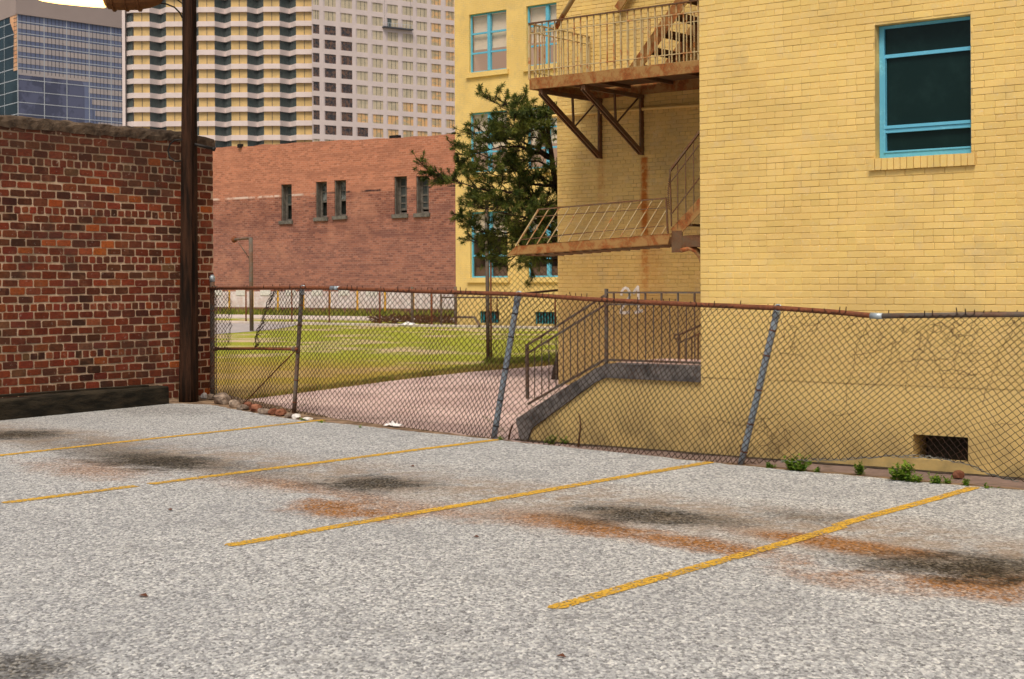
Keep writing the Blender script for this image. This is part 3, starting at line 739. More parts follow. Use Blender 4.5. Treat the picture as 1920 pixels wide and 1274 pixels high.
# street lamp on the pole (arm is above the frame)
Lm = thing('floodlight', 'brown lamp housing with glowing lens hanging above the corner of the glass tower', 'lamp', atuv(245, -10, 21.5))
mb = MB(); Yl = 21.5
prof = [(196, .11), (203, .165), (225, .185), (255, .19), (280, .165), (300, .11), (306, .05)]
mb.tube([atuv(x, -4-(x-196)*.03, Yl) for x, r in prof], [r for x, r in prof], 20); 
for x in (214, 238, 262): mb.tube([atuv(x-1.5, -4, Yl), atuv(x+1.5, -4, Yl)], .2, 20)
mb.build('housing', M['lamp_body'], Lm, smooth=False)
mb = MB(); pr2 = [(66, .04), (80, .07), (110, .09), (160, .10), (195, .10), (198, .09)]
mb.tube([atuv(x, -8+(x-60)*.075, Yl) for x, r in pr2], [r for x, r in pr2], 16); mb.build('lens', M['lens'], Lm, smooth=True)
mb = MB(); mb.tube([atuv(303, -4, Yl), atuv(320, -40, 21.7), atuv(352, -62, 21.9)], .03, 8); mb.build('arm', M['galv_rust'], Lm)
mb = MB(); mb.tube([atuv(296, 6, Yl), atuv(312, 8, 21.6), atuv(327, 14, 21.7), atuv(337, 24, 21.85), atuv(342, 34, 21.9)], .011, 6)
mb.tube([atuv(318, -20, 21.7), atuv(330, -2, 21.8), atuv(342, 7, 21.9)], .009, 6); mb.build('cable', M['black'], Lm)
# ---------------------------------------------------------------- entrance steps with side wall and railing
vs = vA+.015
S = thing('entrance_steps', 'raised concrete landing and ramp with yellow side wall, grey coping and iron railing', 'steps', (-10.1, vs, 0))
PS = lambda s, z, d: (s, vs+d, z)
cop = lambda px, py: onV(px, py, vs)
b0, b1, b2, b3 = cop(980, 812), cop(972, 786), cop(1118, 692), cop(1135, 684)
mb = MB(); mb.prism([(b0[0]+.05, -.05), (b0[0]+.03, .10), (b2[0]+.04, .72), (uA-.003, .705), (uA-.003, -.05)], PS, .02, .20); mb.build('side_wall', M['stucco'], S)
mb = MB()
oc = [(b0[0]-.03, 0), (b1[0]-.03, b1[1]), (b2[0], .80), (b2[0]+.14, .852), (uA-.006, .852), (uA-.006, .70), (b2[0]+.12, .705), (b2[0]+.0, .66), (b0[0]+.13, .13), (b0[0]+.07, .0)]
mb.prism(oc, PS, -.012, .26); mb.build('coping', M['concrete'], S)
mb = MB(); mb.prism([(b1[0]+.05, 0), (b1[0]+.05, b1[1]+.0), (b2[0]+.08, .855), (uA-.006, .865), (uA-.006, 0)], PS, .265, 1.15); mb.build('slab', M['slab'], S)
RV = vs+.10
rp = lambda px, py: (onV(px, py, RV)[0], RV, onV(px, py, RV)[1])
mb = MB(); A_, B_ = rp(989, 748), rp(988, 646); mb.beam(A_, B_, .030, .030); C_, D_ = rp(1137, 690), rp(1137, 549); mb.beam(C_, vadd(D_, (0, 0, .04)), .030, .030)
mb.build('post', M['galv_rust'], S)
mb = MB()
mb.beam(rp(988, 648), rp(1136, 553), .026, .018); mb.beam(rp(989, 663), rp(1136, 571), .022, .018); mb.beam(rp(990, 758), rp(1137, 673), .022, .022)
E1 = (uA-.01, RV, D_[2]); mb.beam(D_, E1, .026, .018)
zc = rp(1137, 571)[2]; mb.beam((C_[0], RV, zc), (uA-.01, RV, zc), .018, .018); zb = rp(1137, 675)[2]; mb.beam((C_[0], RV, zb), (uA-.01, RV, zb), .022, .022)
mb.build('rail', M['galv_rust'], S)
mb = MB()
for k in range(1, 11):
    px = 989+k*13.45; t = (px-989)/147.0
    q = rp(px, 759+(674-759)*t); r_ = rp(px, 663+(571-663)*t); mb.beam(q, r_, .0085, .0085, (1, 0, 0))
    if k in (2, 5, 8, 10): mb.beam(r_, rp(px, 648+(553-648)*t), .0085, .0085, (1, 0, 0))
k = 0; x = C_[0]+.098
while x < uA-.03:
    mb.beam((x, RV, zb), (x, RV, zc), .0085, .0085, (1, 0, 0))
    if k % 2 == 0: mb.beam((x, RV, zc), (x, RV, D_[2]), .016, .016, (1, 0, 0))
    x += .098; k += 1
mb.build('baluster', M['galv_rust'], S)
# handrail of the stair behind the landing
RV2 = vs+1.05; rq = lambda px, py: (onV(px, py, RV2)[0], RV2, onV(px, py, RV2)[1])
mb = MB(); mb.tube([rq(1272, 632), rq(1268, 637), rq(1264, 633), rq(1266, 627), rq(1273, 628), rq(1360, 590)], .013, 6)
a0 = rq(1273, 629); mb.beam(a0, rq(1273, 676), .022, .022, (1, 0, 0)); mb.beam(rq(1274, 643), rq(1360, 604), .018, .018)
for x in (1285, 1297, 1309, 1321): mb.beam(rq(x, 643-(x-1274)*.45), rq(x, 677), .013, .013, (1, 0, 0))
mb.build('handrail', M['escape_dark'], S)

# ---------------------------------------------------------------- fire escape
vF = 18.76; vW = vB-.02
FE = thing('fire_escape', 'rusting yellow painted steel fire escape on the recessed brick wall', 'fire escape', (-14.4, vB, 4.7))
fp = lambda px, py, v=vF: (onV(px, py, v)[0], v, onV(px, py, v)[1])
uE = -9.2; uF = fp(993, 148)[0]; zT, zB = 4.875, 4.70
def chan(mb, p, q, h, w=.05, t=.012):
    """steel channel: web with two flanges"""
    mb.beam(p, q, t, h); 
    for sgn in (-1, 1):
        o = (0, w/2, sgn*(h/2-t/2)); mb.beam(vadd(p, o), vadd(q, o), w, t)
zm = (zT+zB)/2
mb = MB(); chan(mb, (uF, vF, zm), (uE, vF, zm), zT-zB, .06); chan(mb, (uF, vW-.05, zm), (uE, vW-.05, zm), zT-zB, .05)
mb.beam((uF+.006, vF, zm), (uF+.006, vW, zm), .014, zT-zB); mb.build('platform_beam', M['escape_rust'], FE)
mb = MB(); v = vF+.06
while v < vW-.06: mb.beam((uF+.02, v, zT-.01), (uE, v, zT-.01), .062, .012); v += .068
mb.build('deck', M['escape_dark'], FE)
mb = MB(); u = uF+.8
while u < uE: mb.beam((u, vF+.02, zT-.045), (u, vW-.07, zT-.045), .05, .05); u += .8
mb.build('deck_joist', M['escape_dark'], FE)
zR = fp(993, 45)[2]
mb = MB()
mb.beam((uF, vF-.01, zR), (uE, vF-.01, zR), .045, .018); mb.build('handrail', M['escape_dark'], FE); mb = MB(); mb.beam((uF, vF, zR-.16), (uE, vF, zR-.16), .02, .014); mb.beam((uF, vF, zT+.12), (uE, vF, zT+.12), .025, .014)
mb.beam((uF, vF, zR), (uF, vW-.05, zR), .04, .016); mb.beam((uF, vF, zR-.13), (uF, vW-.05, zR-.13), .025, .014); mb.beam((uF, vF, zT+.1), (uF, vW-.05, zT+.1), .025, .014)
mb.beam((uF, vF, zT-.02), (uF, vF, zR), .034, .034, (1, 0, 0)); mb.beam((uF, vW-.06, zT), (uF, vW-.06, zR), .03, .03, (1, 0, 0))
mb.build('guardrail', M['escape_rail'], FE)
mb = MB(); u = uF+.122
while u < uE: mb.beam((u, vF+.006, zT-.02), (u, vF+.006, zR-.01), .017, .017, (1, 0, 0)); u += .122
for k in range(1, 13): vv = vF+(vW-vF)*k/13; mb.beam((uF, vv, zT), (uF, vv, zR-.01), .016, .016, (1, 0, 0))
mb.build('baluster', M['escape_rail'], FE)
# stair-well rail
vq = vF+.62; u0 = fp(1152, 45, vq)[0]; zq = fp(1152, 43, vq)[2]
mb = MB(); mb.beam((u0, vq, zq), (uE, vq, zq), .03, .02); mb.beam((u0, vq, zq-.14), (uE, vq, zq-.14), .018, .014); mb.beam((u0, vq, zT), (u0, vq, zq), .03, .03, (1, 0, 0))
mb.beam((u0, vq, zT+.1), (uE, vq, zT+.1), .02, .014)
u = u0+.13
while u < uE: mb.beam((u, vq, zT), (u, vq, zq), .016, .016, (1, 0, 0)); u += .13
mb.build('stairwell_rail', M['escape_rail'], FE)
# upper flight
def flight(us, zs, ue, ze, va, vb, n, sh=.20, mat='escape_rust', tmat='escape_dark'):
    for vv in (va, vb):
        mb = MB(); chan(mb, (us, vv, zs), (ue, vv, ze), sh, .05); mb.build('stringer', M[mat], FE)
    mb = MB()
    for k in range(n):
        t = (k+.5)/n; x = us+(ue-us)*t; z = zs+(ze-zs)*t
        mb.box((x-.12, va+.01, z-.012), (x+.12, vb-.01, z+.012)); mb.box((x-.125 if ue > us else x+.1, va+.01, z-.05), (x-.10 if ue > us else x+.125, vb-.01, z-.012))
    mb.build('treads', M[tmat], FE)
s0 = fp(1183, 108, vF+.75); flight(s0[0], zT+.02, s0[0]+2.6, zT+2.9, vF+.75, vW-.1, 12)
# upper flight going the other way and the long wall strut
q0 = fp(1157, 17, vW-.1); mb = MB(); chan(mb, q0, (q0[0]+1.2, q0[1], q0[2]+1.4), .13, .05); mb.build('upper_stringer', M['escape_rust'], FE)
mb = MB(); mb.tube([fp(1040, 56, vF+.75), fp(1078, -8, vF+.6), fp(1120, -80, vF+.5)], .04, 10); mb.build('strut', M['escape'], FE, smooth=True)
# brackets
for (px, py) in ((1127, 298), (1205, 291)):
    ub_, zb_ = onV(px, py, vW); 
    mb = MB(); zt_ = zB-.035
    mb.beam((ub_, vF+.03, zt_), (ub_, vW, zt_), .07, .06)
    mb.beam((ub_, vW-.02, zb_), (ub_, vW-.02, zt_), .10, .035, (1, 0, 0))
    for o in (-.028, .028): mb.beam((ub_+o, vF+.04, zt_-.02), (ub_+o, vW-.05, zb_+.03), .022, .07)
    mid = lerp((ub_, vF+.04, zt_), (ub_, vW-.05, zb_), .55)
    mb.beam(vadd(mid, (0, 0, .02)), (ub_, mid[1]-.03, zt_), .03, .03, (1, 0, 0)); mb.beam(vadd(mid, (0, 0, .02)), (ub_, vW-.08, zt_), .022, .02)
    for zz in (zb_+.05,): mb.tube([(ub_-.03, vW-.045, zz), (ub_-.03, vW-.09, zz)], .03, 8)
    mb.build('bracket', M['escape_dark'], FE)
# lower landing, lower flight and the raised swing stair
vq = vF+.30
c0 = fp(1262, 446, vq)
lz = c0[2]
mb = MB(); chan(mb, (c0[0], vq, lz-.06), (uE, vq, lz-.06), .16, .05); mb.box((c0[0]-.02, vq-.012, lz-.22), (c0[0]+.16, vq+.01, lz+.10)); chan(mb, (c0[0], vW-.05, lz-.06), (uE, vW-.05, lz-.06), .16, .05)
mb.beam((c0[0], vq, lz-.06), (c0[0], vW, lz-.06), .05, .14); mb.build('landing_frame', M['escape_dark'], FE)
mb = MB(); v = vq+.04
while v < vW-.05: mb.beam((c0[0]+.02, v, lz+.02), (uE, v, lz+.02), .06, .012); v += .068
mb.build('landing_deck', M['escape_dark'], FE)
d0 = fp(1278, 478, vW-.9); d1_ = onV(1313, 534, vW); mb = MB(); mb.beam((c0[0]+.25, vq+.1, lz-.14), (c0[0]+.35+.5, vW, d1_[1]-.15), .06, .06); mb.build('landing_bracket', M['escape_dark'], FE)
mb = MB(); mb.tube([fp(1277, 470, vq), fp(1292, 466, vq+.02), fp(1303, 470, vq+.05), fp(1312, 480, vq+.1), fp(1318, 495, vq+.1)], .035, 8); mb.build('counterweight_pipe', M['escape'], FE, smooth=True)
# lower flight
l0 = fp(1264, 438, vq); l1 = fp(1312, 386, vq); sl = (l1[2]-l0[2])/(l1[0]-l0[0])
for vv, nm in ((vq, 0), (vW-.2, 1)):
    mb = MB(); chan(mb, (l0[0], vv, l0[2]), (l0[0]+2.2, vv, l0[2]+2.2*sl), .17, .05); mb.build('stringer', M['escape_rust'], FE)
mb = MB()
for k in range(1, 11): x = l0[0]+.2*k; z = l0[2]+.2*k*sl; mb.box((x-.10, vq+.01, z-.07), (x+.10, vW-.21, z-.045)); 
mb.build('treads', M['escape_dark'], FE)
h0 = fp(1256, 321, vq); h1 = fp(1310, 250, vq); sh = (h1[2]-h0[2])/(h1[0]-h0[0])
mb = MB(); mb.beam(h0, (h0[0]+2, vq, h0[2]+2*sh), .035, .03); mb.beam(h0, fp(1259, 425, vq), .018, .018, (1, 0, 0))
for dy in (20, 82): a = fp(1258, 321+dy, vq); mb.beam(a, (a[0]+2, vq, a[2]+2*sh), .014, .014)
for dxp in (15, 30, 45, 60): 
    x = fp(1256+dxp, 400, vq)[0]; mb.beam((x, vq, h0[2]+(x-h0[0])*sh), (x, vq, l0[2]+(x-l0[0])*sl), .012, .012, (1, 0, 0))
mb.build('lower_handrail', M['escape_dark'], FE)
SW = []
va_, vb_ = vq-.06, vq+.72
def sw(px, py, v=va_): return (onV(px, py, va_)[0], v, onV(px, py, va_)[1])
for vv in (va_, vb_):
    mb = MB(); tl, tr, br, bl = sw(968, 461, vv), sw(1257, 438, vv), sw(1252, 459, vv), sw(950, 480, vv)
    mb.prism([(p[0], p[2]) for p in (tl, tr, br, bl)], lambda s, z, d: (s, vv+d, z), 0, .012)
    dd = .05
    mb.beam(vadd(tl, (0, dd/2, -.006)), vadd(tr, (0, dd/2, -.006)), dd, .012); mb.beam(vadd(bl, (0, dd/2, .006)), vadd(br, (0, dd/2, .006)), dd, .012)
    mb.build('swing_stringer', M['escape_rust'], FE)
mb = MB()
for k in range(15):
    t = (k+.5)/15; c = lerp(sw(975, 470), sw(1250, 448), t); mb.beam((c[0]-.03, va_+.015, c[2]-.03), (c[0]-.03, vb_-.002, c[2]-.03), .16, .012, (.75, 0, .65))
mb.build('swing_treads', M['escape_dark'], FE)
mb = MB()
rt0, rt1 = sw(1010, 393), sw(1249, 372); st0, st1 = sw(968, 461), sw(1257, 438)
mb.beam(rt0, rt1, .03, .02); mb.beam(rt1, sw(1252, 438), .022, .022, (1, 0, 0))
mb.beam(sw(1000, 407), sw(1247, 390), .014, .012); mb.beam(sw(975, 450), sw(1100, 437), .014, .012)
mb.beam(sw(1048, 441), sw(1245, 424), .012, .010)
mb.build('swing_rail', M['escape_dark'], FE)
mb = MB(); 
for k in range(15):
    bx = 968+k*19.5; by = 461-(bx-968)*.0796; tx = bx+42; ty = 393-(tx-1010)*.0879
    if k == 0: mb.beam(sw(bx, by), sw(tx, ty), .03, .02); continue
    if tx > 1249: t = (1249-bx)/42; tx, ty = 1249, by+(ty-by)*t
    if bx < 1246: mb.beam(sw(bx, by), sw(tx, ty), .014, .014)
mb.build('baluster', M['escape_rail'], FE)
mb = MB()
for k in range(34):
    t = k/33; 
    px = 1257-3*math.sin(t*3)-2*t; py = 323+(388-323)*t*1.05
    c = fp(px, py, vq-.02); 
    if k % 2: mb.beam(vadd(c, (-.008, 0, .016)), vadd(c, (.008, 0, -.016)), .011, .011, (0, 1, 0))
    else: mb.beam(vadd(c, (.008, .008, .016)), vadd(c, (-.008, -.008, -.016)), .011, .011, (0, 1, 0))
mb.build('chain', M['escape_dark'], FE)

# ---------------------------------------------------------------- chain link fences
def interp(tab, x):
    for i in range(len(tab)-1):
        if x <= tab[i+1][0] or i == len(tab)-2:
            a, b = tab[i], tab[i+1]; t = (x-a[0])/(b[0]-a[0]); return tuple(a[j]+(b[j]-a[j])*t for j in range(1, len(a)))
VF = [(390, 14.82), (410, 14.80), (552, 13.88), (740, 13.3), (925, 12.90), (1150, 12.58), (1388, 12.36), (1700, 12.22), (1920, 12.2), (2600, 12.2)]
vf = lambda px: interp(VF, px)[0]
def fq(px, py): v = vf(px); a = onV(px, py, v); return (a[0], v, a[1])
FN = thing('chain_link_fence', 'low sagging rusty chain-link fence with leaning posts along the back edge of the car park', 'fence', (*G(925, 822), 0))
TOP = [(395, 541), (565, 540), (640, 541), (760, 546), (972, 552), (1130, 563), (1310, 572), (1460, 578), (1570, 586), (1642, 593), (1780, 591), (1920, 590), (2100, 589), (2600, 588)]
top = lambda px: interp(TOP, px)[0]
BOT = [(395, 392, 752), (565, 546, 789), (760, 735, 812), (972, 925, 834), (1200, 1145, 856), (1460, 1388, 878), (1530, 1462, 866), (1580, 1520, 862), (1650, 1590, 861), (1720, 1670, 854), (1790, 1745, 856), (1860, 1815, 868), (1905, 1870, 893), (1960, 1930, 903), (2100, 2080, 915), (2600, 2580, 950)]
rail = [fq(px, py) for px, py in TOP]
r_a = [p for p in rail[:10]]; 
mb = MB(); mb.tube(rail[:10], .024, 10); mb.build('top_rail', M['rail_rust'], FN, smooth=True)
mb = MB(); mb.tube(rail[9:], .024, 10); mb.build('top_rail', M['galv_rust'], FN, smooth=True)
for (a, b) in (((621, 540.6), (636, 541)), ((1633, 592.2), (1655, 593.2))):
    mb = MB(); mb.tube([fq(*a), fq(*b)], .028, 10); mb.build('rail_sleeve', M['galv_new'], FN, smooth=True)
POSTS = [((398.5, 750), (398, 518), .036, 'galv_rust'), ((551, 778), (566, 545), .029, 'galv_rust'), ((925, 824), (971, 556), .033, 'galv'), ((1388, 874), (1457, 585), .031, 'galv'), ((2010, 925), (2060, 596), .03, 'galv')]
for i, (b, t, r, mname) in enumerate(POSTS):
    mb = MB(); vv = vf(b[0])+.035; 
    pb = (*[onV(*b, vv)[0]], vv, -.03); pt = (onV(*t, vv)[0], vv, onV(*t, vv)[1])
    mb.tube([lerp(pb, pt, k/6) for k in range(7)], r, 12); p = mb.build('post', M[mname], FN, smooth=True)
    mb = MB()
    if i: 
        d = norm(vsub(pt, pb)); mb.tube([vadd(pt, vmul(d, -.05)), vadd(pt, vmul(d, -.03)), vadd(pt, vmul(d, .005)), vadd(pt, vmul(d, .03))], [r+.006, r+.008, r+.004, r*.5], 12)
        rc = fq(t[0]+2, top(t[0])); 
        for s_ in (-1, 1): mb.tube([vadd(rc, (.032*math.cos(q), s_*.008+.0, .032*math.sin(q))) for q in [x*math.pi/5 for x in range(11)]], .006, 5)
        mb.beam(vadd(pt, vmul(d, .02)), vadd(rc, (0, 0, .03)), .022, .012)
    else: mb.tube([vadd(pt, (0, 0, -.08)), vadd(pt, (0, 0, -.01)), vadd(pt, (0, 0, .02))], [r+.006, r+.006, .012], 12)
    mb.build('post_cap', M['galv_new'], p, smooth=True)
    mb = MB()
    for k in (.1, .28, .5, .72, .88):
        c = lerp(pb, pt, k); d = norm(vsub(pt, pb)); mb.tube([c, vadd(c, vmul(d, .012))], r+.004, 12)
    mb.build('tie_band', M['rail_rust'] if i != 2 else M['black'], p, smooth=True)
mb = MB(); mb.tube([fq(403, 654.5), fq(480, 654), fq(556, 655)], .021, 10); mb.build('mid_rail', M['rail_rust'], FN, smooth=True)
mb = MB(); mb.tube([fq(553, 659), fq(520, 692), fq(452, 762)], .0085, 6); mb.build('brace_rod', M['rail_rust'], FN)
mb = MB(); mb.tube([fq(405, 552), fq(405.5, 745)], .009, 6); mb.build('tension_bar', M['galv_rust'], FN)
for (x, y) in ((404, 541), (404, 654.5), (552, 655)):
    mb = MB(); mb.tube([vadd(fq(x, y), (-.03, 0, 0)), vadd(fq(x, y), (.03, 0, 0))], .032, 10); mb.build('rail_cup', M['galv_rust'], FN)

def chainlink(mb, top_pts, bot_pts, w, nrows, wr, skip=None, jit=.004, spikes=True, push=None, wfun=None):
    """woven wires between two polylines with the same number of points"""
    L = [0]
    for i in range(len(top_pts)-1): L.append(L[-1]+math.dist(top_pts[i], top_pts[i+1]))
    def pt(s, t):
        s = max(0, min(L[-1]-1e-6, s)); i = 0
        while L[i+1] < s: i += 1
        k = (s-L[i])/(L[i+1]-L[i])
        return lerp(lerp(top_pts[i], top_pts[i+1], k), lerp(bot_pts[i], bot_pts[i+1], k), t)
    S_ = [0.0]
    while S_[-1] < L[-1]: S_.append(S_[-1]+(wfun(S_[-1]/L[-1]) if wfun else w)/2)
    S_.append(S_[-1]); n = len(S_)-3; H = nrows*2; cache = {}
    def node(i, j):
        if (i, j) not in cache:
            p = pt(S_[min(i, len(S_)-1)], j/H); b = push(p, j/H) if push else (0, 0, 0)
            cache[(i, j)] = (p[0]+R(-jit, jit)+b[0], p[1]+R(-jit, jit)*.6+b[1], p[2]+R(-jit, jit)+b[2])
        return cache[(i, j)]
    for i in range(n):
        run = []
        for j in range(H+1):
            c = i+((i+j) % 2); p = node(c, j); off = wr*.9*(1 if (c == i) else -1)
            p2 = (p[0], p[1]+off, p[2])
            if skip and skip(p2): 
                if len(run) > 1: mb.tube(run, wr, 3, False)
                run = []; continue
            run.append(p2)
        if len(run) > 1: mb.tube(run, wr, 3, False)
        if spikes and i % 2 == 0 and rnd() < .62:
            p = node(i, 0); 
            if not(skip and skip(p)): mb.tube([p, vadd(p, (R(-.012, .014), R(-.01, .01), R(.025, .055)))], wr*1.2, 3)
def to_px(p):
    x, y, z = W(*p); z -= CAM_H
    return 960+F_PX*(x*CT-z*ST)/y, HZ-F_PX*(x*ST+z*CT)/y
def hole(p):
    x, y = to_px(p)
    if y < 543 or y > 652 or x > 560: return False
    lim = 513-(y-543)*.345 + 4*math.sin(y*.3)
    return 430+3*math.sin(y*.25) < x < lim
tops = [fq(a, top(a)) for a, b, c in BOT]
bots = []
for a, b, c in BOT:
    p = fq(b, c); lift = 0
    if 1500 < b < 1900: p = (p[0], p[1]-.05, p[2])
    bots.append((p[0], p[1], max(p[2], .005)))
mb = MB(); mb.mi = 0
def push(p, t):
    b = .035*math.sin(p[0]*2.1+1)*math.sin(t*3.1)+.02*math.sin(p[0]*5.3+t*4)
    return (.012*math.sin(p[0]*3.7+t*5), b-.02, .006*math.sin(p[0]*6.1+t*7))
chainlink(mb, tops, bots, .0925, 21, .0044, hole, .0035, True, push, lambda t: interp([(0, .125), (.25, .112), (.42, .095), (.55, .080), (.68, .070), (1, .066)], t)[0])
# gathered torn edge
for k in range(7):
    pts = []
    for q in range(16):
        y = 546+q*7.2; x = 513-(y-543)*.345+R(-5, 6); pts.append(vadd(fq(x, y), (0, R(-.03, .03), 0)))
    mb.tube(pts, .0042, 3, False)
for k in range(5):
    pts = [vadd(fq(431+R(-4, 3), 548+q*9), (0, R(-.02, .02), 0)) for q in range(12)]; mb.tube(pts, .0024, 3, False)
mb.build('wire_mesh', M['wire'], FN, fix=False)
# loose selvedge wires at the lifted bottom edge
mb = MB()
for k in range(3):
    pts = []
    for q in range(60):
        px = 1470+q*7.5; i = interp([(b, c) for a, b, c in BOT], px)[0]; p = fq(px, i); pts.append(vadd(p, (R(-.01, .01), R(-.06, -.03), R(-.016, .016))))
    mb.tube(pts, .003, 4, False)
mb.build('selvedge_wire', M['wire_grey'], FN, fix=False)

# tall gate-side fence by the building corner
Yt = 31.5
TF = thing('tall_chain_link_fence', 'tall narrow chain-link panel on a thin dark pole beside the building corner', 'fence', atuv(915, 684, Yt))
mb = MB(); mb.tube([atuv(915.5, 684, Yt), atuv(914, 540, Yt), atuv(912.5, 374, Yt)], .042, 10); mb.build('post', M['galv_rust'], TF, smooth=True)
mb = MB(); mb.tube([atuv(921, 682, Yt), atuv(920, 460, Yt)], .018, 8); mb.tube([atuv(932, 600, Yt+.2), atuv(932, 545, Yt+.2)], .012, 6); mb.tube([atuv(1041, 612, Yt), atuv(1041, 560, Yt)], .018, 6); mb.build('gate_stile', M['rail_rust'], TF, smooth=True)
mb = MB(); mb.tube([atuv(962, 553, Yt-.1), atuv(1000, 549, Yt-.1), atuv(1060, 543, Yt-.1)], .024, 8); mb.build('rail', M['wire'], TF, smooth=True); mb = MB(); mb.tube([atuv(921, 683, Yt), atuv(1060, 681, Yt)], .018, 6); mb.build('bottom_rail', M['wire'], TF, smooth=True)
mb = MB()
chainlink(mb, [atuv(921, 468, Yt), atuv(945, 476, Yt), atuv(975, 470, Yt), atuv(1062, 484, Yt)], [atuv(922, 683, Yt), atuv(946, 683, Yt), atuv(976, 683, Yt), atuv(1064, 682, Yt)], .125, 19, .0062, None, .006, False)
mb.build('wire_mesh', M['wire'], TF, fix=False)

# far fence posts
FF = [(461, 612, 543, .035, 'rail_rust'), (547, 612, 541, .03, 'rail_rust'), (617, 612, 543, .03, 'rail_rust'), (712, 612, 545, .035, 'rail_rust'), (773, 611, 538, .06, 'galv_rust'), (809, 611, 541, .045, 'rail_rust'), (827, 611, 552, .045, 'galv_rust'), (854, 610, 538, .06, 'galv_rust')]
Yf = [G(640, 607.5)[1]-.15]*8
RF = thing('far_fence', 'distant low fence of thin rusty and grey posts in front of the red brick building', 'fence', (G(712, 608)[0], Yf[0], 0))
for (px, pb, pt, r, m_) in FF:
    u_, z_ = onV(px, pt, Yf[0]); mb = MB(); mb.tube([(u_, Yf[0], -.1), (u_, Yf[0], z_)], r, 8); mb.build('post', M[m_], RF, smooth=True)
mb = MB(); g0, g1 = onV(827, 558, Yf[0]), onV(915, 555, Yf[0]); mb.tube([(g0[0], Yf[0], g0[1]), (g1[0]+1, Yf[0], g0[1])], .035, 6)
g0, g1 = onV(855, 603, Yf[0]), onV(890, 603, Yf[0]); mb.tube([(g0[0], Yf[0], .35), (g1[0], Yf[0], .35), (g1[0]+.9, Yf[0]-.8, .05)], .05, 6)
mb.build('rail', M['galv_rust'], RF, smooth=True)

# small lamp pole on the lawn
LP = thing('arm_pole', 'thin grey steel pole with short arm and rusty disc standing on the lawn', 'pole', atuv(472, 621, 55.4))
Yp = 55.4
mb = MB(); mb.tube([atuv(472, 622, Yp), atuv(471, 540, Yp), atuv(470, 446, Yp)], .075, 10); mb.build('shaft', M['galv_rust'], LP, smooth=True)
mb = MB(); mb.tube([atuv(471, 447, Yp), atuv(455, 448, Yp), atuv(440, 449.5, Yp)], .045, 8); mb.tube([atuv(467, 484, Yp), atuv(447, 455, Yp)], .018, 6); mb.build('arm', M['galv_rust'], LP, smooth=True)
mb = MB(world=True); c = at(438.5, 449.5, Yp); mb.tube([(c[0]+.04, c[1], c[2]), (c[0], c[1]+.05, c[2]), (c[0]-.05, c[1]+.1, c[2])], [.10, .125, .07], 12); mb.build('disc', M['rail_rust'], LP, smooth=True)
# ---------------------------------------------------------------- far red brick building
RB = thing('red_brick_building', 'long red brick building with five narrow old sash windows beyond the lawn', 'building', (-60, vR, 0))
PR = lambda s, z, d: (s, vR+d, z)
zl = onV(402, 277, vR); zr = onV(855, 252, vR)
wins = []
for (x0, x1, y0, y1) in ((527, 547, 346, 414), (592, 613, 341, 408), (627, 649, 338, 405), (739, 763, 331, 402), (780, 804, 330, 400)):
    a = onV(x0, (y0+y1)/2, vR)[0]; b = onV(x1, (y0+y1)/2, vR)[0]; m_ = (x0+x1)/2
    wins.append((a, b, onV(m_, y1, vR)[1], onV(m_, y0, vR)[1]))
mb = MB(); sl_ = (zr[1]-zl[1])/(zr[0]-zl[0]); zt = lambda s: zl[1]+(s-zl[0])*sl_
s_lo, s_hi = -92.0, -38.0
ztop = min(zt(s_lo), zt(s_hi))-.0
panel(mb, s_lo, s_hi, -.1, 8.6, wins, PR, .55)
K = 60; pv = None
for k in range(K+1):
    s = s_lo+(s_hi-s_lo)*k/K; z = zt(s)+R(-.05, .05)
    if pv: mb.quad((pv[0], vR, 8.6), (s, vR, 8.6), (s, vR, z), (pv[0], vR, pv[1])); mb.quad((pv[0], vR, pv[1]), (s, vR, z), (s, vR+.45, z), (pv[0], vR+.45, pv[1]))
    pv = (s, z)
mb.quad((s_lo, vR+.45, 8), (s_hi, vR+.45, 8), (s_hi, vR+20, 8), (s_lo, vR+20, 8))
mb.quad((s_hi, vR, 0), (s_hi, vR+20, 0), (s_hi, vR+20, 8), (s_hi, vR, 8))
mb.build('wall', M['far_brick'], RB)
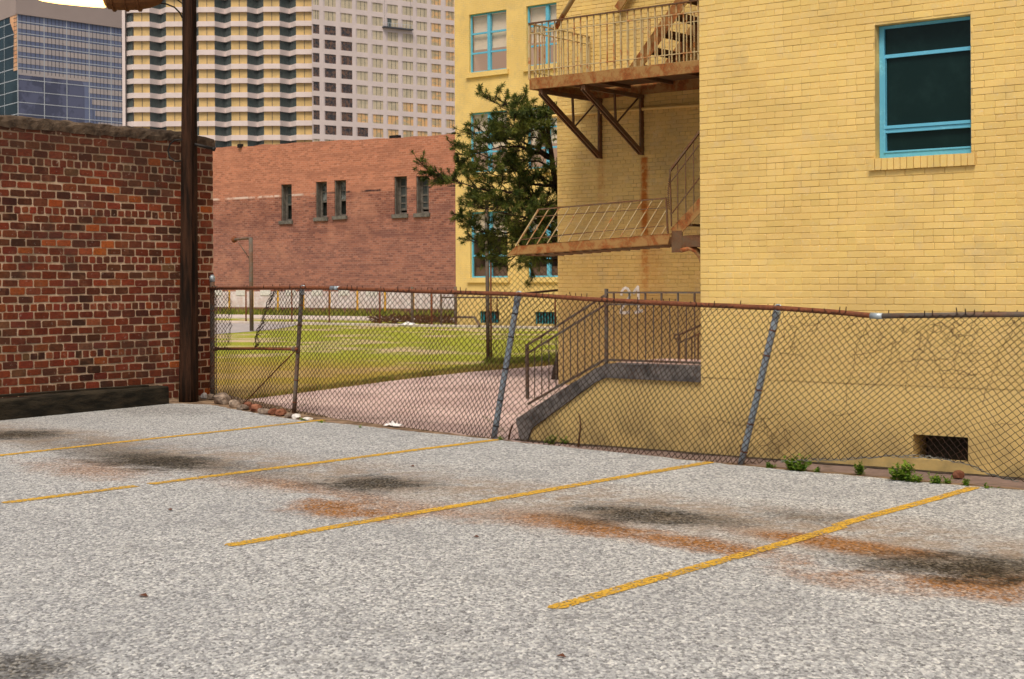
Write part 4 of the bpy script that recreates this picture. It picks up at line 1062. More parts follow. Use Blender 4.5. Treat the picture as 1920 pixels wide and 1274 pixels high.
for i, (a, b, c, d) in enumerate(wins):
    mb = MB(); v = vR+.36; f = .09; h = d-c
    mb.box((a+.003, vR+.05, c+.003), (a+.06, v+.1, d-.003)); mb.box((a+.06, v, c+.003), (a+.06+f, v+.08, d-.003)); mb.box((b-f, v, c+.003), (b-.003, v+.08, d-.003)); mb.box((a+f, v, d-.1), (b-f, v+.08, d-.003)); mb.box((a+f, v-.05, c+.003), (b-f, v+.08, c+.10))
    mid = c+h*(.45 if i < 3 else .5); 
    mb.box((a+f+.05, v+.01, mid-.05), (b-f, v+.07, mid+.05)); m_ = (a+b)/2+.06
    lo = mid if i < 3 else c+.2
    mb.box((m_-.03, v+.02, lo), (m_+.03, v+.06, d-.1))
    for zz in ((mid+d)/2,)+(() if i < 3 else ((mid+c)/2+.1,)): mb.box((a+f+.05, v+.02, zz-.03), (b-f, v+.06, zz+.03))
    if i >= 3: mb.box((a+f+.05, v+.01, c+.22), (b-f, v+.07, c+.34))
    w = mb.build('window', M['greywood'], RB)
    mb = MB(); mb.quad((a+.06, v+.05, mid if i < 3 else c+.34), (b, v+.05, mid if i < 3 else c+.34), (b, v+.05, d), (a+.06, v+.05, d)); mb.build('pane', towerglass('old_window_glass', (.045, .055, .055), (.20, .22, .22) if i in (1, 2) else (.07, .08, .08), .1, (3, 3, 3), .2), w)
    mb = MB(); mb.quad((a, vR+.54, c), (b, vR+.54, c), (b, vR+.54, d), (a, vR+.54, d)); mb.build('opening', M['dark'], w)
    mb = MB(); mb.box((a-.12, vR-.10, c-.20), (b+.10, vR+.2, c-.003)); mb.build('sill', M['greywood'], w)
# painted bay marks and small signs on the foot of the wall
mb = MB()
for px in (430, 474, 521, 569, 618, 670, 722, 775):
    u_, z1 = onV(px, 545, vR); z0 = onV(px, 588, vR)[1]; mb.box((u_-.07, vR-.012, max(z0, .15)), (u_+.07, vR+.004, z1)); 
mb.build('painted_stripe', M['ypole'], RB)
mb = MB()
for px in (408, 452, 498, 545, 595, 645, 697): u_, z1 = onV(px, 547, vR); mb.box((u_-.42, vR-.03, z1-.22), (u_+.42, vR-.005, z1+.08))
mb.build('bay_plate', M['white'], RB)
mb = MB(); u_, z1 = onV(451, 272, vR); mb.box((u_-.12, vR-.15, zt(u_)-.1), (u_+.14, vR+.1, zt(u_)+.12)); mb.build('roof_box', M['black'], RB)
mb = MB(); u_, z1 = onV(735, 258, vR); mb.box((u_-.3, vR+.1, zt(u_)-.1), (u_+.3, vR+.4, zt(u_)+.14))
mb.build('roof_box', M['black'], RB)

# ---------------------------------------------------------------- hotel tower
HT = thing('hotel_tower', 'tall pale pink high-rise with zigzag bays of dark and sky-painted glass and a gridded wing', 'high-rise', (-60, 320, 0), world=True)
HY = 320.0
rows = [18-26.72*2, 18-26.72]+[18+26.72*k for k in range(16)]
def hz(py): return at(420, py, HY)[2]
bays = []   # (x_left, x_right, dark?)
for k in range(7):
    d = 222+61*k; bays.append((d, d+30, True)); bays.append((d+30, d+61, False))
bays[0] = (236, 250, True); bays[-1] = (bays[-1][0], bays[-1][0]+14, False)
bays = [b for b in bays if b[0] < 600]
X = lambda px: (px-960)/F_PX*HY
def plan(off):
    pts = []
    for (a, b, dk) in bays:
        if dk and b-a > 20: pts += [(X(a), HY+off), (X(a)+.35*(X(b)-X(a)), HY+off+1.9), ((X(a)+X(b))/2, HY+off+2.5), (X(a)+.65*(X(b)-X(a)), HY+off+1.9), (X(b), HY+off)]
        elif dk: pts += [(X(a), HY+off+1.2), (X(b), HY+off)]
        else: pts += [(X(a), HY+off), (X(b), HY+off)]
    out = []
    for p in pts:
        if not out or math.dist(p, out[-1]) > 1e-4: out.append(p)
    return out
front = plan(0); 
# gridded wing receding to the right
wx0 = front[-1][0]; dW = (4040/4944, 2850/4944)
def WP(s, z, d=0): return (wx0+dW[0]*s+(-dW[1])*(-d), HY+dW[1]*s+dW[0]*d, z)
def wing_s(px):   # distance along wing at pixel column
    k = (px-960)/F_PX; return (k*HY-wx0)/(dW[0]-k*dW[1])
bh = 9.6*HY/F_PX; fh = 26.72*HY/F_PX
wl = [(wing_s(a), wing_s(b)) for a, b in ((587, 601), (609, 632), (640, 662.5), (669.5, 691.5), (699, 720), (727, 748.5), (755.5, 776.5), (782.5, 803), (809.5, 829), (836.5, 854), (861, 879), (886, 903))]
mb = MB(world=True)
for py in rows:
    z = hz(py)
    for i in range(len(front)-1):
        a, b = front[i], front[i+1]
        A0 = (a[0], a[1], z-bh/2); B0 = (b[0], b[1], z-bh/2); A1 = (a[0], a[1], z+bh/2); B1 = (b[0], b[1], z+bh/2)
        mb.quad(A0, B0, B1, A1); g = .55
        mb.quad(A0, B0, (b[0], b[1]+g, z-bh/2), (a[0], a[1]+g, z-bh/2)); mb.quad(A1, B1, (b[0], b[1]+g, z+bh/2), (a[0], a[1]+g, z+bh/2))
z0, z1 = 0, hz(rows[0])
x0 = X(230); mb.quad((x0, HY+.5, z0), (X(236.5), HY+.2, z0), (X(236.5), HY+.2, z1), (x0, HY+.5, z1)); mb.quad((x0, HY+.5, z0), (x0, HY+40, z0), (x0, HY+40, z1), (x0, HY+.5, z1))
mb.quad((x0, HY+.5, hz(rows[-1])-bh/2), (X(600), HY+.5, hz(rows[-1])-bh/2), (X(600), HY+.5, 0), (x0, HY+.5, 0))
hs = []
for py in rows[:-1]:
    zc = hz(py); 
    for a, b in wl: hs.append((a, b, zc-fh+bh/2, zc-bh/2))
panel(mb, 0, wl[-1][1]+12, 0, z1, hs, lambda s, z, d: WP(s, z, d), .45)
mb.quad((x0, HY+.5, z1), (wx0, HY, z1), WP(wl[-1][1]+12, z1), (x0, HY+60, z1))
mb.build('wall', M['hotel'], HT, fix=False)
# floors: dark/sky-painted windows between the bands, one mesh shared down each bay
def inst(o, dz):
    c = o.copy(); col.objects.link(c); c.parent = o.parent; c.location = (o.location.x, o.location.y, o.location.z+dz)
    for ch in list(o.children):
        e = ch.copy(); col.objects.link(e); e.parent = c
    return c
wc = 0
for (a, b, dk) in bays:
    mb = MB(world=True); zt_, zb_ = hz(rows[1])+fh-bh/2, hz(rows[1])+bh/2
    zb_, zt_ = hz(rows[2])+bh/2, hz(rows[1])-bh/2
    o_ = .5
    if dk and b-a > 20: P4 = [(X(a), HY+o_), (X(a)+.35*(X(b)-X(a)), HY+o_+1.9), ((X(a)+X(b))/2, HY+o_+2.5), (X(a)+.65*(X(b)-X(a)), HY+o_+1.9), (X(b), HY+o_)]
    elif dk: P4 = [(X(a), HY+o_+1.2), (X(b), HY+o_)]
    else: P4 = [(X(a), HY+o_), (X(b), HY+o_)]
    for i in range(len(P4)-1): mb.quad((*P4[i], zb_), (*P4[i+1], zb_), (*P4[i+1], zt_), (*P4[i], zt_))
    mb.mi = 1
    if not dk:
        for t in ((.5,) if rnd() < 2 else ()): xx = X(a)+(X(b)-X(a))*t; mb.box((xx-.05, HY+.42, zb_), (xx+.05, HY+.5, zt_))
        mb.box((X(b)-.12, HY+.40, zb_), (X(b), HY+.5, zt_))
    else:
        for i in range(1, len(P4)-1): mb.box((P4[i][0]-.04, P4[i][1]-.09, zb_), (P4[i][0]+.04, P4[i][1], zt_))
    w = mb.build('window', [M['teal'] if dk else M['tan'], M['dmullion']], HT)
    for k in range(-1, 13):
        if k: inst(w, -fh*k)
# wing windows: the ninety nearest as parts
DKSET = {(0, 4), (1, 4), (2, 4)} | {(c_, r_) for c_ in (0, 1, 2) for r_ in range(4, 12)}
spare = {}
for ci, (a, b) in enumerate(wl):
    for ri, py in enumerate(rows[:13]):
        zc = hz(py); zb_, zt_ = zc-fh+bh/2, zc-bh/2
        r_ = ri-2+2
        kind = 'greyglass'
        if ci <= 2 and 3 <= ri <= 10: kind = 'dkglass'
        elif ci == 3 and ri >= 10: kind = 'dkglass'
        elif (ci >= 8) or (ci >= 3 and ri >= 9) or (ci >= 6 and ri >= 8): kind = 'warmglass'
        if ci in (9, 10, 11) or ci >= 10: big = False
        big = ci < 9 and ri < 11
        q = MB(world=True) if big else spare.setdefault(kind, MB(world=True))
        q.mi = 0; q.quad(WP(a, zb_, .4), WP(b, zb_, .4), WP(b, zt_, .4), WP(a, zt_, .4))
        q.mi = 1
        for t in (1/3, 2/3):
            s = a+(b-a)*t; q.quad(WP(s-.05, zb_, .36), WP(s+.05, zb_, .36), WP(s+.05, zt_, .36), WP(s-.05, zt_, .36))
        if ci == 5 and ri == 2: q.mi = 1; q.quad(WP(a, zb_, .35), WP(a+(b-a)*.33, zb_, .35), WP(a+(b-a)*.33, zt_, .35), WP(a, zt_, .35))
        if big: q.build('window', [M[kind], M['dmullion'] if not (ci == 5 and ri == 2) else M['teal']], HT, fix=False)
for kd, q in spare.items(): tag(q.build('window_grid', [M[kd], M['dmullion']], HT, fix=False), kind='stuff')
# window cleaners' cradle on the wing
sA, sB_ = wing_s(726), wing_s(781); zc_ = at(726, 41.5, HY)[2]+.2
CR = thing('cleaning_cradle', 'long thin dark cleaning cradle hanging in front of the pale high-rise windows', 'cradle', WP(sA, zc_, -1), world=True)
mb = MB(world=True); p, q = WP(sA, zc_, -1.0), WP(sB_, zc_, -1.0); mb.beam(p, q, .9, .28); mb.build('platform', M['dmullion'], CR)
mb = MB(world=True); mb.beam(vadd(p, (0, 0, 1.0)), vadd(q, (0, 0, 1.0)), .07, .07)
for k in range(12): c = lerp(p, q, k/11); mb.beam(c, vadd(c, (0, 0, 1.0)), .06, .06, (1, 0, 0))
mb.build('rail', M['mullion'], CR)
mb = MB(world=True)
for k in (.06, .94): c = lerp(p, q, k); mb.beam(c, vadd(c, (0, 0, 40)), .035, .035, (1, 0, 0))
mb.build('cable', M['dmullion'], CR)

# ---------------------------------------------------------------- blue glass tower
GY = 470.0
GT = thing('glass_tower', 'blue glass office tower with pale mullions and a painted gold sun reflection at its corner', 'high-rise', at(35, 500, GY)[:2]+(0,), world=True)
gx = at(35, 300, GY)[0]; dg = (2640/3885, 2850/3885); dl = (-2280-20, 2850); ll = math.hypot(*dl); dl = (dl[0]/ll, dl[1]/ll)
def GP(s, z, d=0): return (gx+dg[0]*s+dg[1]*d, GY+dg[1]*s-dg[0]*d, z)
def gs(px): k = (px-960)/F_PX; return (k*GY-gx)/(dg[0]-k*dg[1])
def GL(s, z, d=0): return (gx+dl[0]*s-dl[1]*d*0+(-abs(dl[1]))*0, GY+dl[1]*s-d, z)
fl = 21.7*GY/F_PX; zg = lambda py: at(35, py, GY)[2]
ztop = zg(27)
S1 = gs(330)
mb = MB(world=True); mb.mi = 0
mb.quad(GP(0, 0), GP(S1, 0), GP(S1, ztop), GP(0, ztop)); mb.mi = 1; mb.quad(GL(0, 0), GL(70, 0), GL(70, ztop+30), GL(0, ztop+30))
mb.build('curtain_wall', [M['blueglass'], M['tealglass']], GT, fix=False)
mb = MB(world=True); py = 40.0; k = 0
zs_ = []
while py < 216: zs_.append(zg(py)); py += 21.7
for i, z in enumerate(zs_):
    if zs_[i] > zg(134):
        mb.quad(GP(0, z-fl*.62, .06), GP(S1, z-fl*.62, .06), GP(S1, z-fl*.16, .06), GP(0, z-fl*.16, .06))
    else:
        s_ = gs(168+(i-5)*6); mb.quad(GP(s_, z-fl*.62, .06), GP(S1, z-fl*.62, .06), GP(S1, z-fl*.16, .06), GP(s_, z-fl*.16, .06))
mb.build('window_band', M['greyband'], GT, fix=False)
mb = MB(world=True)
mb.quad(GP(0, 0, .03), GP(gs(128), 0, .03), GP(gs(128), zg(136), .03), GP(0, zg(136), .03)); mb.poly([GP(gs(128), 0, .03), GP(gs(164), 0, .03), GP(gs(160), zg(150), .03), GP(gs(150), zg(128), .03), GP(gs(128), zg(136), .03)])
mb.build('dark_reflection_glazing', M['bluedark'], GT, fix=False)  # dark reflected shape on the lower glass, painted as deeper blue
mb = MB(world=True); t = .11
for z in zs_+[zg(18.3)]: mb.quad(GP(0, z-t, .12), GP(S1, z-t, .12), GP(S1, z+t, .12), GP(0, z+t, .12)); mb.quad(GL(0, z-t, .1), GL(70, z-t, .1), GL(70, z+t, .1), GL(0, z+t, .1))
for px in (35, 84.7, 127, 169, 210, 250, 290): s = gs(px); mb.quad(GP(s-t*1.2, 0, .13), GP(s+t*1.2, 0, .13), GP(s+t*1.2, ztop, .13), GP(s-t*1.2, ztop, .13))
for s in (0, 11.5, 25, 40): mb.quad(GL(s-t, 0, .12), GL(s+t, 0, .12), GL(s+t, ztop+20, .12), GL(s-t, ztop+20, .12))
mb.build('mullion_grid', M['mullion'], GT, fix=False)
mb = MB(world=True); xs = [35, 84.7, 127, 169, 210, 250]
for i in range(len(xs)-1):
    for k in range(1, 6):
        s = gs(xs[i]+(xs[i+1]-xs[i])*k/6); lo = zg(136) if xs[i] < 150 else 0
        if lo or True: mb.quad(GP(s-.09, lo, .10), GP(s+.09, lo, .10), GP(s+.09, ztop, .10), GP(s-.09, ztop, .10))
mb.build('fine_mullion', M['dmullion'], GT, fix=False)
mb = MB(world=True); s_ = (0, 2.7); mb.poly([GL(0, zg(132), .2), GL(3.7, zg(132), .2), GL(3.2, zg(60), .2), GL(6.5, zg(36), .2), GL(6.5, zg(27), .2), GL(0, zg(25), .2)])
mb.build('gold_reflection', M['gold'], GT, fix=False)  # sun reflection near the corner, shaped as a gold strip
mb = MB(world=True)
for k in range(14): z = zg(132-k*7.6); mb.quad(GL(0, z-.08, .25), GL(3.6, z-.08, .25), GL(3.6, z+.08, .25), GL(0, z+.08, .25))
for s in (1.3, 2.6): mb.quad(GL(s-.06, zg(132), .25), GL(s+.06, zg(132), .25), GL(s+.06, zg(27), .25), GL(s-.06, zg(27), .25))
mb.build('reflection_mullion', M['dmullion'], GT, fix=False)
mb = MB(world=True); mb.quad(GP(-1, ztop, .5), GP(S1, ztop, .5), GP(S1, ztop+45, .5), GP(-1, ztop+45, .5)); mb.quad(GL(0, ztop, .4), GL(70, ztop, .4), GL(70, ztop+45, .4), GL(0, ztop+45, .4)); mb.quad(GP(-1, ztop, .5), GP(S1, ztop, .5), GP(S1, ztop, -.5), GP(-1, ztop, -.5))
mb.build('upper_taupe_panel', M['taupe'], GT, fix=False)  # plain taupe panels filling the area above the glass roof line

# ---------------------------------------------------------------- tree
TR = thing('conifer_tree', 'dark green soft-needled conifer rising behind the corner of the yellow building', 'tree', atuv(1044, 712, 26.8))
def inside(p): return p[0] > uB-.06 and p[1] > vB-.06
tk = [(1046, 716, 26.7), (1045, 695, 26.75), (1056, 650, 27), (1070, 560, 27.5), (1068, 450, 27.6), (1050, 370, 27.2), (1038, 325, 27.0), (1034, 290, 27.0), (1029, 258, 27.0), (1027, 235, 27.0), (1031, 214, 27.0), (1038, 200, 27.0)]
def clampb(p):
    return p if not inside(p) else (uB-.09, p[1], p[2])
tp_ = [clampb(atuv(*q)) for q in tk]
mb = MB(); mb.tube(tp_, [.13, .09, .075, .07, .062, .056, .05, .045, .04, .035, .03, .02], 10); mb.build('trunk', M['bark'], TR, smooth=True)
BR = [
 [(1034, 228, 27), (1005, 226, 26.9), (985, 226, 26.8), (955, 208, 26.7), (935, 197, 26.6), (920, 186, 26.6)],
 [(1036, 212, 27), (1018, 202, 27), (1000, 198, 27.1), (985, 200, 27.1)],
 [(1028, 240, 27), (1000, 224, 26.5), (975, 215, 26.3), (955, 212, 26.2)],
 [(1027, 268, 27), (1006, 258, 27.2), (975, 256, 27.4), (950, 262, 27.5), (935, 258, 27.6)],
 [(1027, 255, 27), (1008, 238, 26.4), (985, 240, 26.0), (960, 245, 25.8)],
 [(1030, 298, 27), (1005, 284, 26.8), (975, 275, 26.5), (935, 276, 26.3), (905, 286, 26.2), (880, 294, 26.1), (858, 290, 26.1)],
 [(1030, 292, 27), (1000, 275, 27.3), (970, 262, 27.6), (925, 258, 27.7), (905, 262, 27.8), (893, 252, 27.8)],
 [(1035, 318, 27), (1010, 302, 27.0), (980, 303, 27.1), (950, 310, 27.2), (922, 305, 27.2)],
 [(1038, 345, 27), (1010, 330, 26.6), (985, 323, 26.4), (960, 322, 26.4)],
 [(1046, 410, 26.9), (1005, 380, 26.6), (975, 366, 26.4), (945, 358, 26.3), (905, 357, 26.2), (872, 345, 26.1), (850, 338, 26.1), (828, 330, 26), (806, 325, 26)],
 [(1042, 350, 27), (1000, 345, 27.5), (960, 335, 27.7), (915, 325, 27.8), (885, 315, 27.8), (866, 310, 27.8)],
 [(1048, 400, 27), (1010, 385, 27.5), (970, 385, 27.8), (930, 375, 28), (900, 372, 28)],
 [(1050, 440, 27), (1015, 420, 26.5), (975, 405, 26.2), (940, 400, 26.1), (910, 390, 26), (880, 388, 26)],
 [(1050, 460, 27), (1010, 440, 26.9), (965, 435, 26.8), (925, 440, 26.7), (890, 430, 26.6), (868, 415, 26.6), (850, 402, 26.6)],
 [(1050, 480, 27), (1010, 460, 27.3), (975, 455, 27.4), (940, 455, 27.5), (900, 460, 27.5), (880, 450, 27.5)],
 [(1050, 490, 27), (1015, 485, 26.8), (980, 480, 26.6), (950, 482, 26.5), (925, 488, 26.5)],
 [(1050, 470, 27), (1025, 462, 26.2), (1000, 470, 25.9), (975, 484, 25.8)],
 [(1050, 430, 27), (1020, 405, 27.8), (985, 410, 28.2), (955, 420, 28.4)],
]
wood_mb = MB(); crown = MB()
def tuft(p, d, n=11, l0=.055, l1=.10):
    n = int(n*1.9)
    d = norm(d)
    for k in range(n):
        r = norm((R(-1, 1), R(-1, 1), R(-1, 1))); dd = norm(vadd(vmul(d, .75), r)); L = R(l0, l1)
        s = norm(cross(dd, r)); wdt = R(.004, .0075)
        b = vadd(p, vmul(d, R(-.05, .03))); m1 = vadd(b, vmul(dd, L*.5)); e = vadd(vadd(b, vmul(dd, L)), (0, 0, -.006))
        if inside(e) or inside(b): continue
        crown.add([b, vadd(m1, vmul(s, wdt)), e, vadd(m1, vmul(s, -wdt))], [(0, 1, 2, 3)])
def resample(pts, step):
    out = [pts[0]]
    for a, b in zip(pts, pts[1:]):
        n_ = max(1, int(math.dist(a, b)/step))
        for k in range(n_): out.append(lerp(a, b, (k+1)/n_))
    return out
def twig(p, d, L, lvl):
    pts = [p]; q = p; dd = norm(d); n_ = max(2, int(L/.05))
    for k in range(n_):
        dd = norm(vadd(dd, (R(-.22, .22), R(-.22, .22), R(-.16, .20)))); q = vadd(q, vmul(dd, L/n_))
        if inside(q): break
        pts.append(q)
        if lvl == 0 and k > 0 and rnd() < .75: twig(q, norm(vadd(dd, (R(-1, 1), R(-1, 1), R(-.5, .9)))), R(.09, .22), 1)
        if k > n_*.35: tuft(q, dd, 8 if lvl else 6)
    if len(pts) < 2: return
    wood_mb.tube(pts, [.008 if lvl == 0 else .004]*(len(pts)-1)+[.003], 4, False); tuft(pts[-1], dd, 13)
for bi, br in enumerate(BR):
    pts = [clampb(atuv(*q)) for q in br]; pts = resample(pts, .07)
    pts = [pts[0]]+[(p[0]+R(-.012, .012), p[1]+R(-.012, .012), p[2]+R(-.012, .012)) for p in pts[1:]]
    n_ = len(pts); r0 = .012+.0008*n_
    wood_mb.tube(pts, [max(.005, r0*(1-k/n_)) for k in range(n_)], 6, False)
    for k in range(2, n_):
        f = k/n_
        for _q in range(3 if rnd() < .1+.3*f else 2):
          if rnd() < .32+.26*f:
            d = norm(vsub(pts[k], pts[k-1])); sd = norm((R(-1, 1), R(-1, 1), R(-.45, .8)))
            twig(pts[k], norm(vadd(vmul(d, .7), sd)), R(.16, .50)*(1.2-.5*f), 0)
        if f > .8: tuft(pts[k], vsub(pts[k], pts[k-1]), 8)
    tuft(pts[-1], vsub(pts[-1], pts[-2]), 14)
limb = wood_mb.build('limbs', M['bark'], TR, fix=False)
crown.build('crown', M['needle'], TR, fix=False)

# ---------------------------------------------------------------- small plants
def weed(name, label, u_, v_, h, spread, n, m='weed', leaf=.03, stemr=.0022, group=None):
    h *= 1.15; spread *= 1.4; n = int(n*1.6)
    o = thing(name, label, 'plant', (u_, v_, 0), group)
    st = MB(); lf = MB()
    for k in range(n):
        a = R(0, 6.28); q = (u_+R(-.3, .3)*spread, v_+R(-.3, .3)*spread*.6, -.01); dd = norm((math.cos(a)*R(.1, .8)*spread/h, math.sin(a)*R(.1, .8)*spread/h, 1)); L = h*R(.45, 1); pts = [q]
        for j in range(5):
            dd = norm(vadd(dd, (R(-.2, .2), R(-.2, .2), R(-.15, .1)))); q = vadd(q, vmul(dd, L/5)); pts.append(q)
            for _ in range(3):
                r = norm((R(-1, 1), R(-1, 1), R(-.3, .8))); s = norm(cross(r, (R(-.3, .3), R(-.3, .3), 1))); l_ = leaf*R(.5, 1.2)
                lf.add([q, vadd(q, vadd(vmul(r, l_*.5), vmul(s, l_*.32))), vadd(q, vmul(r, l_)), vadd(q, vadd(vmul(r, l_*.5), vmul(s, -l_*.32)))], [(0, 1, 2, 3)])
        st.tube(pts, stemr, 4, False)
    st.build('stem', M['vine'] if m != 'weed' else M['weed'], o); lf.build('leaves', M[m], o, fix=False)
WD = [((1490, 884), .14, .16, 16, .045, 'yellow-green leafy weed by the fence, largest plant near the right-hand post'), ((1436, 879), .06, .06, 6, .025, 'tiny pale green weed at the foot of the right-hand fence post'),
      ((1524, 887), .05, .05, 5, .025, 'tiny sprig just right of the yellow-green weed'), ((1604, 891), .11, .06, 7, .035, 'small upright dark weed alone between the two larger weeds'), ((1608, 889), .13, .03, 2, .02, 'thin pale sprout leaning beside the small upright weed'),
      ((1685, 902), .16, .15, 22, .04, 'bushy green weed left of the cellar opening'), ((1710, 905), .09, .12, 12, .03, 'low green weed joined to the right side of the bushy weed'),
      ((1752, 908), .09, .10, 9, .03, 'feathery weed under the cellar opening'), ((1805, 912), .06, .06, 8, .025, 'low weed at the end of the nearest yellow line'), ((1770, 908), .06, .08, 5, .025, 'sparse small weed below the right side of the cellar opening'),
      ((1850, 917), .05, .12, 6, .02, 'brownish low weed at the far right of the gap'), ((568, 789), .05, .10, 10, .02, 'low grass clump behind the pale stone by the first post'), ((600, 793), .03, .1, 8, .02, 'flat green patch of weed beside the farthest yellow line'),
      ((1030, 833), .10, .09, 9, .03, 'yellowing weed at the foot of the ramp wall'), ((1055, 832), .07, .08, 7, .03, 'dark green weed in front of the yellow side wall'), ((935, 826), .05, .04, 5, .02, 'small green weed at the foot of the blue-grey post'), ((672, 803), .06, .04, 4, .015, 'short grass tuft left of the white plastic scrap')]
for (p, h, sp, n_, lf_, lb) in WD:
    u_, v_ = G(*p); v_ += .03 if p[0] < 1400 else .06
    weed('weed', lb, u_, v_, h, sp, n_, 'weed', lf_)
# dead saplings at the fence
for (pts_, lb) in (([(1084, 842), (1087, 815), (1089, 795), (1085, 775)], 'thin bare brown sapling stem in front of the yellow side wall'), ([(953, 828), (957, 808), (962, 796)], 'short bare brown twig standing left of the ramp foot')):
    vv = vf(pts_[0][0])+.06; P3 = [(onV(x, y, vv)[0], vv, onV(x, y, vv)[1]) for x, y in pts_]; o = thing('dead_sapling', lb, 'plant', P3[0])
    mb = MB(); mb.tube(P3, [.012, .010, .008, .004], 6); mb.tube([P3[1], vadd(P3[1], (.04, 0, .09))], .004, 4); mb.build('stem', M['vine'], o)
# dead vine over the right half of the fence
vine = MB()
def vine_run(x, y, n_, dx_, dy_, wob):
    pts = []
    for k in range(n_):
        p = fq(x, max(y, top(x)+1)); pts.append(vadd(p, (0, R(-.03, .015), 0))); x += dx_+R(-wob, wob); y += dy_+R(-wob, wob)
        if p[2] < .02: break
    if len(pts) > 2: vine.tube(pts, .0027, 3, False)
random.seed(21)
for k in range(26):
    x = random.choice((1530, 1700, 1755, 1780, 1790, 1850, 1900, 1640, 1950, 2000))+R(-60, 60); vine_run(x, 592+R(0, 40), int(R(6, 16)), R(-5, 5), R(-2, 4), 7)
for k in range(7): vine_run(R(1480, 1900), R(600, 640), int(R(14, 30)), R(-2.5, 2.5), R(4, 7), 3)
for k in range(8): vine_run(R(1390, 1900), R(600, 800), int(R(12, 24)), R(3, 6)*random.choice((-1, 1)), R(-1, 2), 3)
for k in range(14): vine_run(R(1380, 1470), R(770, 850), int(R(8, 16)), R(-4, 4), R(1, 4), 4)
vine_run(1318, 783, 30, 4, .8, 2)
vo = vine.build('dead_vine', M['vine'], fix=False, loc=(G(1760, 905)[0], 12.2, 0))
tag(vo, 'dry brown leafless vine tangled in the right half of the chain-link fence', 'plant')
# rubble under the left end of the fence
def rock(name, lb, cat, p, sx, sy, sz, m, seed, group=None, z=0):
    random.seed(seed); u_, v_ = G(*p); import bmesh
    bm = bmesh.new(); bmesh.ops.create_icosphere(bm, subdivisions=2, radius=1)
    for v_s in bm.verts:
        k = 1+R(-.2, .16); c = v_s.co; c.x = max(-.92, min(.9, c.x*k))*sx; c.y = max(-.9, min(.9, c.y*k))*sy; c.z = max(-.6, min(.95-.3*abs(c.x/sx)*R(.2, 1.4), c.z*k))*sz
    me = bpy.data.meshes.new(name); bm.to_mesh(me); bm.free(); me.materials.append(M[m])
    o = bpy.data.objects.new(name, me); col.objects.link(o); o.location = W(u_, v_, z+sz*.6); o.rotation_euler = (R(-.15, .15), R(-.15, .15), R(0, 3))
    tag(o, lb, cat, group)
RK = [((418, 757), .20, .12, .10, 'rock', 'largest grey broken stone, leaning at the foot of the gate post'), ((398, 750), .08, .06, .06, 'rock', 'small grey stone wedged behind the largest one at the gate post'),
      ((440, 764), .09, .07, .07, 'rock', 'grey-brown stone right of the largest one'), ((455, 769), .10, .08, .05, 'rock', 'flat grey stone where the brace rod meets the ground'),
      ((465, 768), .08, .07, .07, 'redrock', 'reddish rubble lump next to the brace rod foot'), ((480, 772), .09, .06, .07, 'redrock', 'taller reddish broken brick in the middle of the rubble row'),
      ((497, 777), .12, .06, .05, 'rock', 'flat brown rubble slab near the middle of the row'), ((512, 778), .09, .05, .055, 'redrock', 'long low brick fragment right of the brown slab'),
      ((526, 780), .10, .06, .06, 'redrock', 'rightmost red-brown broken brick of the rubble row'), ((541, 784), .06, .05, .04, 'rock', 'small grey stone left of the first leaning post'),
      ((556, 785), .10, .06, .04, 'white', 'pale bluish concrete lump at the foot of the first leaning post'), ((577, 789), .07, .05, .03, 'white', 'small pale concrete lump right of the first leaning post'),
      ((1797, 897), .055, .045, .045, 'redrock', 'rusty brown rock lying under the cellar opening'), ((383, 748), .06, .05, .06, 'white', 'rounded pale stone between the utility pole and gate post')]
for i, (p, a, b, c, m_, lb) in enumerate(RK): rock('rock', lb, 'rock', p, a, b, c, m_, 40+i)
random.seed(5)
# plastic scraps
def scrap(p, s, lb, m='bag', n_=9, name='plastic_scrap'):
    u_, v_ = G(*p); v_ += .05; mb = MB(); H = [[(u_+(i/n_-.5)*s+R(-.01, .01), v_+(j/n_-.5)*s*.6, .012+s*.35*abs(math.sin(i*1.3+j*2.1))*rnd()*math.exp(-((i/n_-.5)**2+(j/n_-.5)**2)*5)) for j in range(n_+1)] for i in range(n_+1)]
    for i in range(n_):
        for j in range(n_): mb.quad(H[i][j], H[i+1][j], H[i+1][j+1], H[i][j+1])
    o = mb.build(name, M[m], loc=(u_, v_, 0)); tag(o, lb, 'litter')
scrap((733, 801), .22, 'crumpled white plastic scrap at the foot of the fence')
scrap((763, 611), .75, 'small white litter on the far edge of the lawn')
for (p, lb) in (((268, 1120), 'dark dry leaf on open asphalt in the left foreground'), ((773, 876), 'tiny dark dry leaf left of the blue-grey post'), ((892, 1009), 'pair-sized reddish leaf near the middle of the asphalt'), ((1052, 1234), 'small reddish leaf nearest the bottom edge'), ((318, 958), 'brown leaf fragment behind the shorter yellow line')):
    u_, v_ = G(*p); mb = MB(); s = .028 if p[0] != 268 else .04
    mb.add([(u_-s, v_, .006), (u_, v_-s*.45, .012), (u_+s, v_+s*.1, .007), (u_, v_+s*.5, .02)], [(0, 1, 2), (0, 2, 3)]); o = mb.build('dry_leaf', M['leafdry'], loc=(u_, v_, 0)); tag(o, lb, 'leaf')
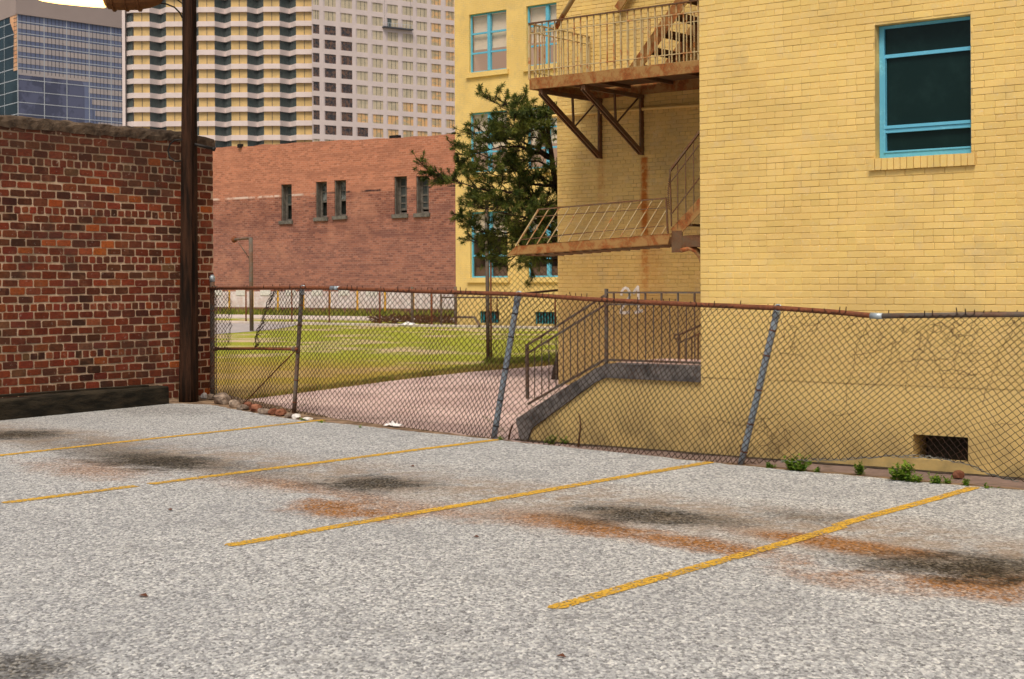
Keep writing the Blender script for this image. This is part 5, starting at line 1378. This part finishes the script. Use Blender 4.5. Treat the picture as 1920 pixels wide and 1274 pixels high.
# lawn blades: front edge and clumps
gr = MB(); dg_ = MB()
pl = [G(*p) for p in ((1046, 683), (985, 689), (880, 697), (735, 713), (600, 731), (440, 751))]
for k in range(26000):
    i = random.randrange(len(pl)-1); t = rnd(); e = lerp(pl[i], pl[i+1], t); off = abs(random.gauss(0, 1))*2.2 if rnd() < .75 else R(0, 12)
    p = (e[0]-off*.35+R(-.1, .1), e[1]+off, -.03); h = R(.04, .10)*(1.6 if off < .25 else 1); a = R(0, 6.28)
    q = dg_ if (off < 2.6 and rnd() < .65) else gr
    q.add([vadd(p, (-.007*math.cos(a), -.007*math.sin(a), 0)), vadd(p, (.007*math.cos(a), .007*math.sin(a), 0)), vadd(p, (R(-.04, .04), R(-.04, .04), h))], [(0, 1, 2)])
for k in range(9000):   # verge and unkempt strip along the tall fence foot
    if k % 3: p = (R(-21, -15.4), 0, -.03); yy = 31.5; q_ = uv(R(-.55, 1.0), yy+R(-.15, .15)); p = (q_[0], q_[1], -.03); h = R(.08, .22)
    else: p = (R(-75, -40), R(v3+.3, vR-.1), 0); h = R(.1, .45)
    a = R(0, 6.28); w_ = .01 if k % 3 else .05
    gr.add([vadd(p, (-w_*math.cos(a), -w_*math.sin(a), 0)), vadd(p, (w_*math.cos(a), w_*math.sin(a), 0)), vadd(p, (R(-.08, .08), R(-.08, .08), h))], [(0, 1, 2)])
tag(gr.build('grass', M['grass'], fix=False), 'short green grass blades along the lawn edge', 'grass', kind='stuff'); tag(dg_.build('dry_grass', M['drygrass'], fix=False), 'straw-coloured grass along the path', 'grass', kind='stuff')
# brush heap at the far fence
random.seed(9); mb = MB()
for k in range(380):
    p = G(R(700, 852), R(598, 608)); z = R(0, .3); a = R(0, 6.28); L = R(.15, .6)
    mb.beam((p[0], p[1], z*.3), (p[0]+L*math.cos(a), p[1]+L*math.sin(a)*.5, z), .03, .03)
o = mb.build('brush_pile', M['vine'], loc=(*G(775, 604), 0)); tag(o, 'low heap of dark brushwood along the far fence', 'brush', kind='stuff')

# ---------------------------------------------------------------- light, sky, camera
w = bpy.data.worlds.new('World'); scene.world = w; w.use_nodes = True; nt = w.node_tree; nt.nodes.clear()
sky = nt.nodes.new('ShaderNodeTexSky'); sky.sky_type = 'NISHITA'; sky.sun_disc = False
EL = math.radians(58); AZ = math.atan2(-.22, -.97)   # sun stands behind the photographer's left shoulder
sdir = Vector((math.sin(AZ)*math.cos(EL), math.cos(AZ)*math.cos(EL), math.sin(EL)))
sky.sun_elevation = EL; sky.sun_rotation = AZ; sky.dust_density = 6; sky.air_density = 1.0; sky.ozone_density = .6; sky.altitude = 0
tint = nt.nodes.new('ShaderNodeMix'); tint.data_type = 'RGBA'; tint.blend_type = 'MULTIPLY'; tint.inputs[0].default_value = 1; tint.inputs[7].default_value = SKYTINT
bg = nt.nodes.new('ShaderNodeBackground'); bg.inputs[1].default_value = .066; ow = nt.nodes.new('ShaderNodeOutputWorld')
nt.links.new(sky.outputs[0], tint.inputs[6]); nt.links.new(tint.outputs[2], bg.inputs[0]); nt.links.new(bg.outputs[0], ow.inputs[0])
sun = bpy.data.lights.new('sun', 'SUN'); sun.energy = 1.5; sun.angle = math.radians(18); sun.color = (1, .90, .73)
so = bpy.data.objects.new('sun', sun); col.objects.link(so); so.rotation_euler = sdir.to_track_quat('Z', 'Y').to_euler(); so.location = (0, -5, 20)
cam = bpy.data.cameras.new('camera'); co = bpy.data.objects.new('camera', cam); col.objects.link(co); scene.camera = co
cam.sensor_width = 36; cam.lens = 36*F_PX/1920; cam.clip_end = 3000; cam.clip_start = .05
r = Vector((CT, 0, -ST)); up = Vector((ST, 0, CT)); bk = Vector((0, -1, 0))
co.matrix_world = Matrix(((r.x, up.x, bk.x, 0), (r.y, up.y, bk.y, 0), (r.z, up.z, bk.z, CAM_H), (0, 0, 0, 1)))
cam.shift_x = 0; cam.shift_y = -(637-HZ)/1920
cam.dof.use_dof = True; cam.dof.focus_distance = 18; cam.dof.aperture_fstop = 8
vs_ = scene.view_settings; vs_.view_transform = 'Standard'; vs_.look = 'None'; vs_.exposure = EXPO; vs_.gamma = 1
scene.cycles.max_bounces = 4; scene.cycles.transparent_max_bounces = 8
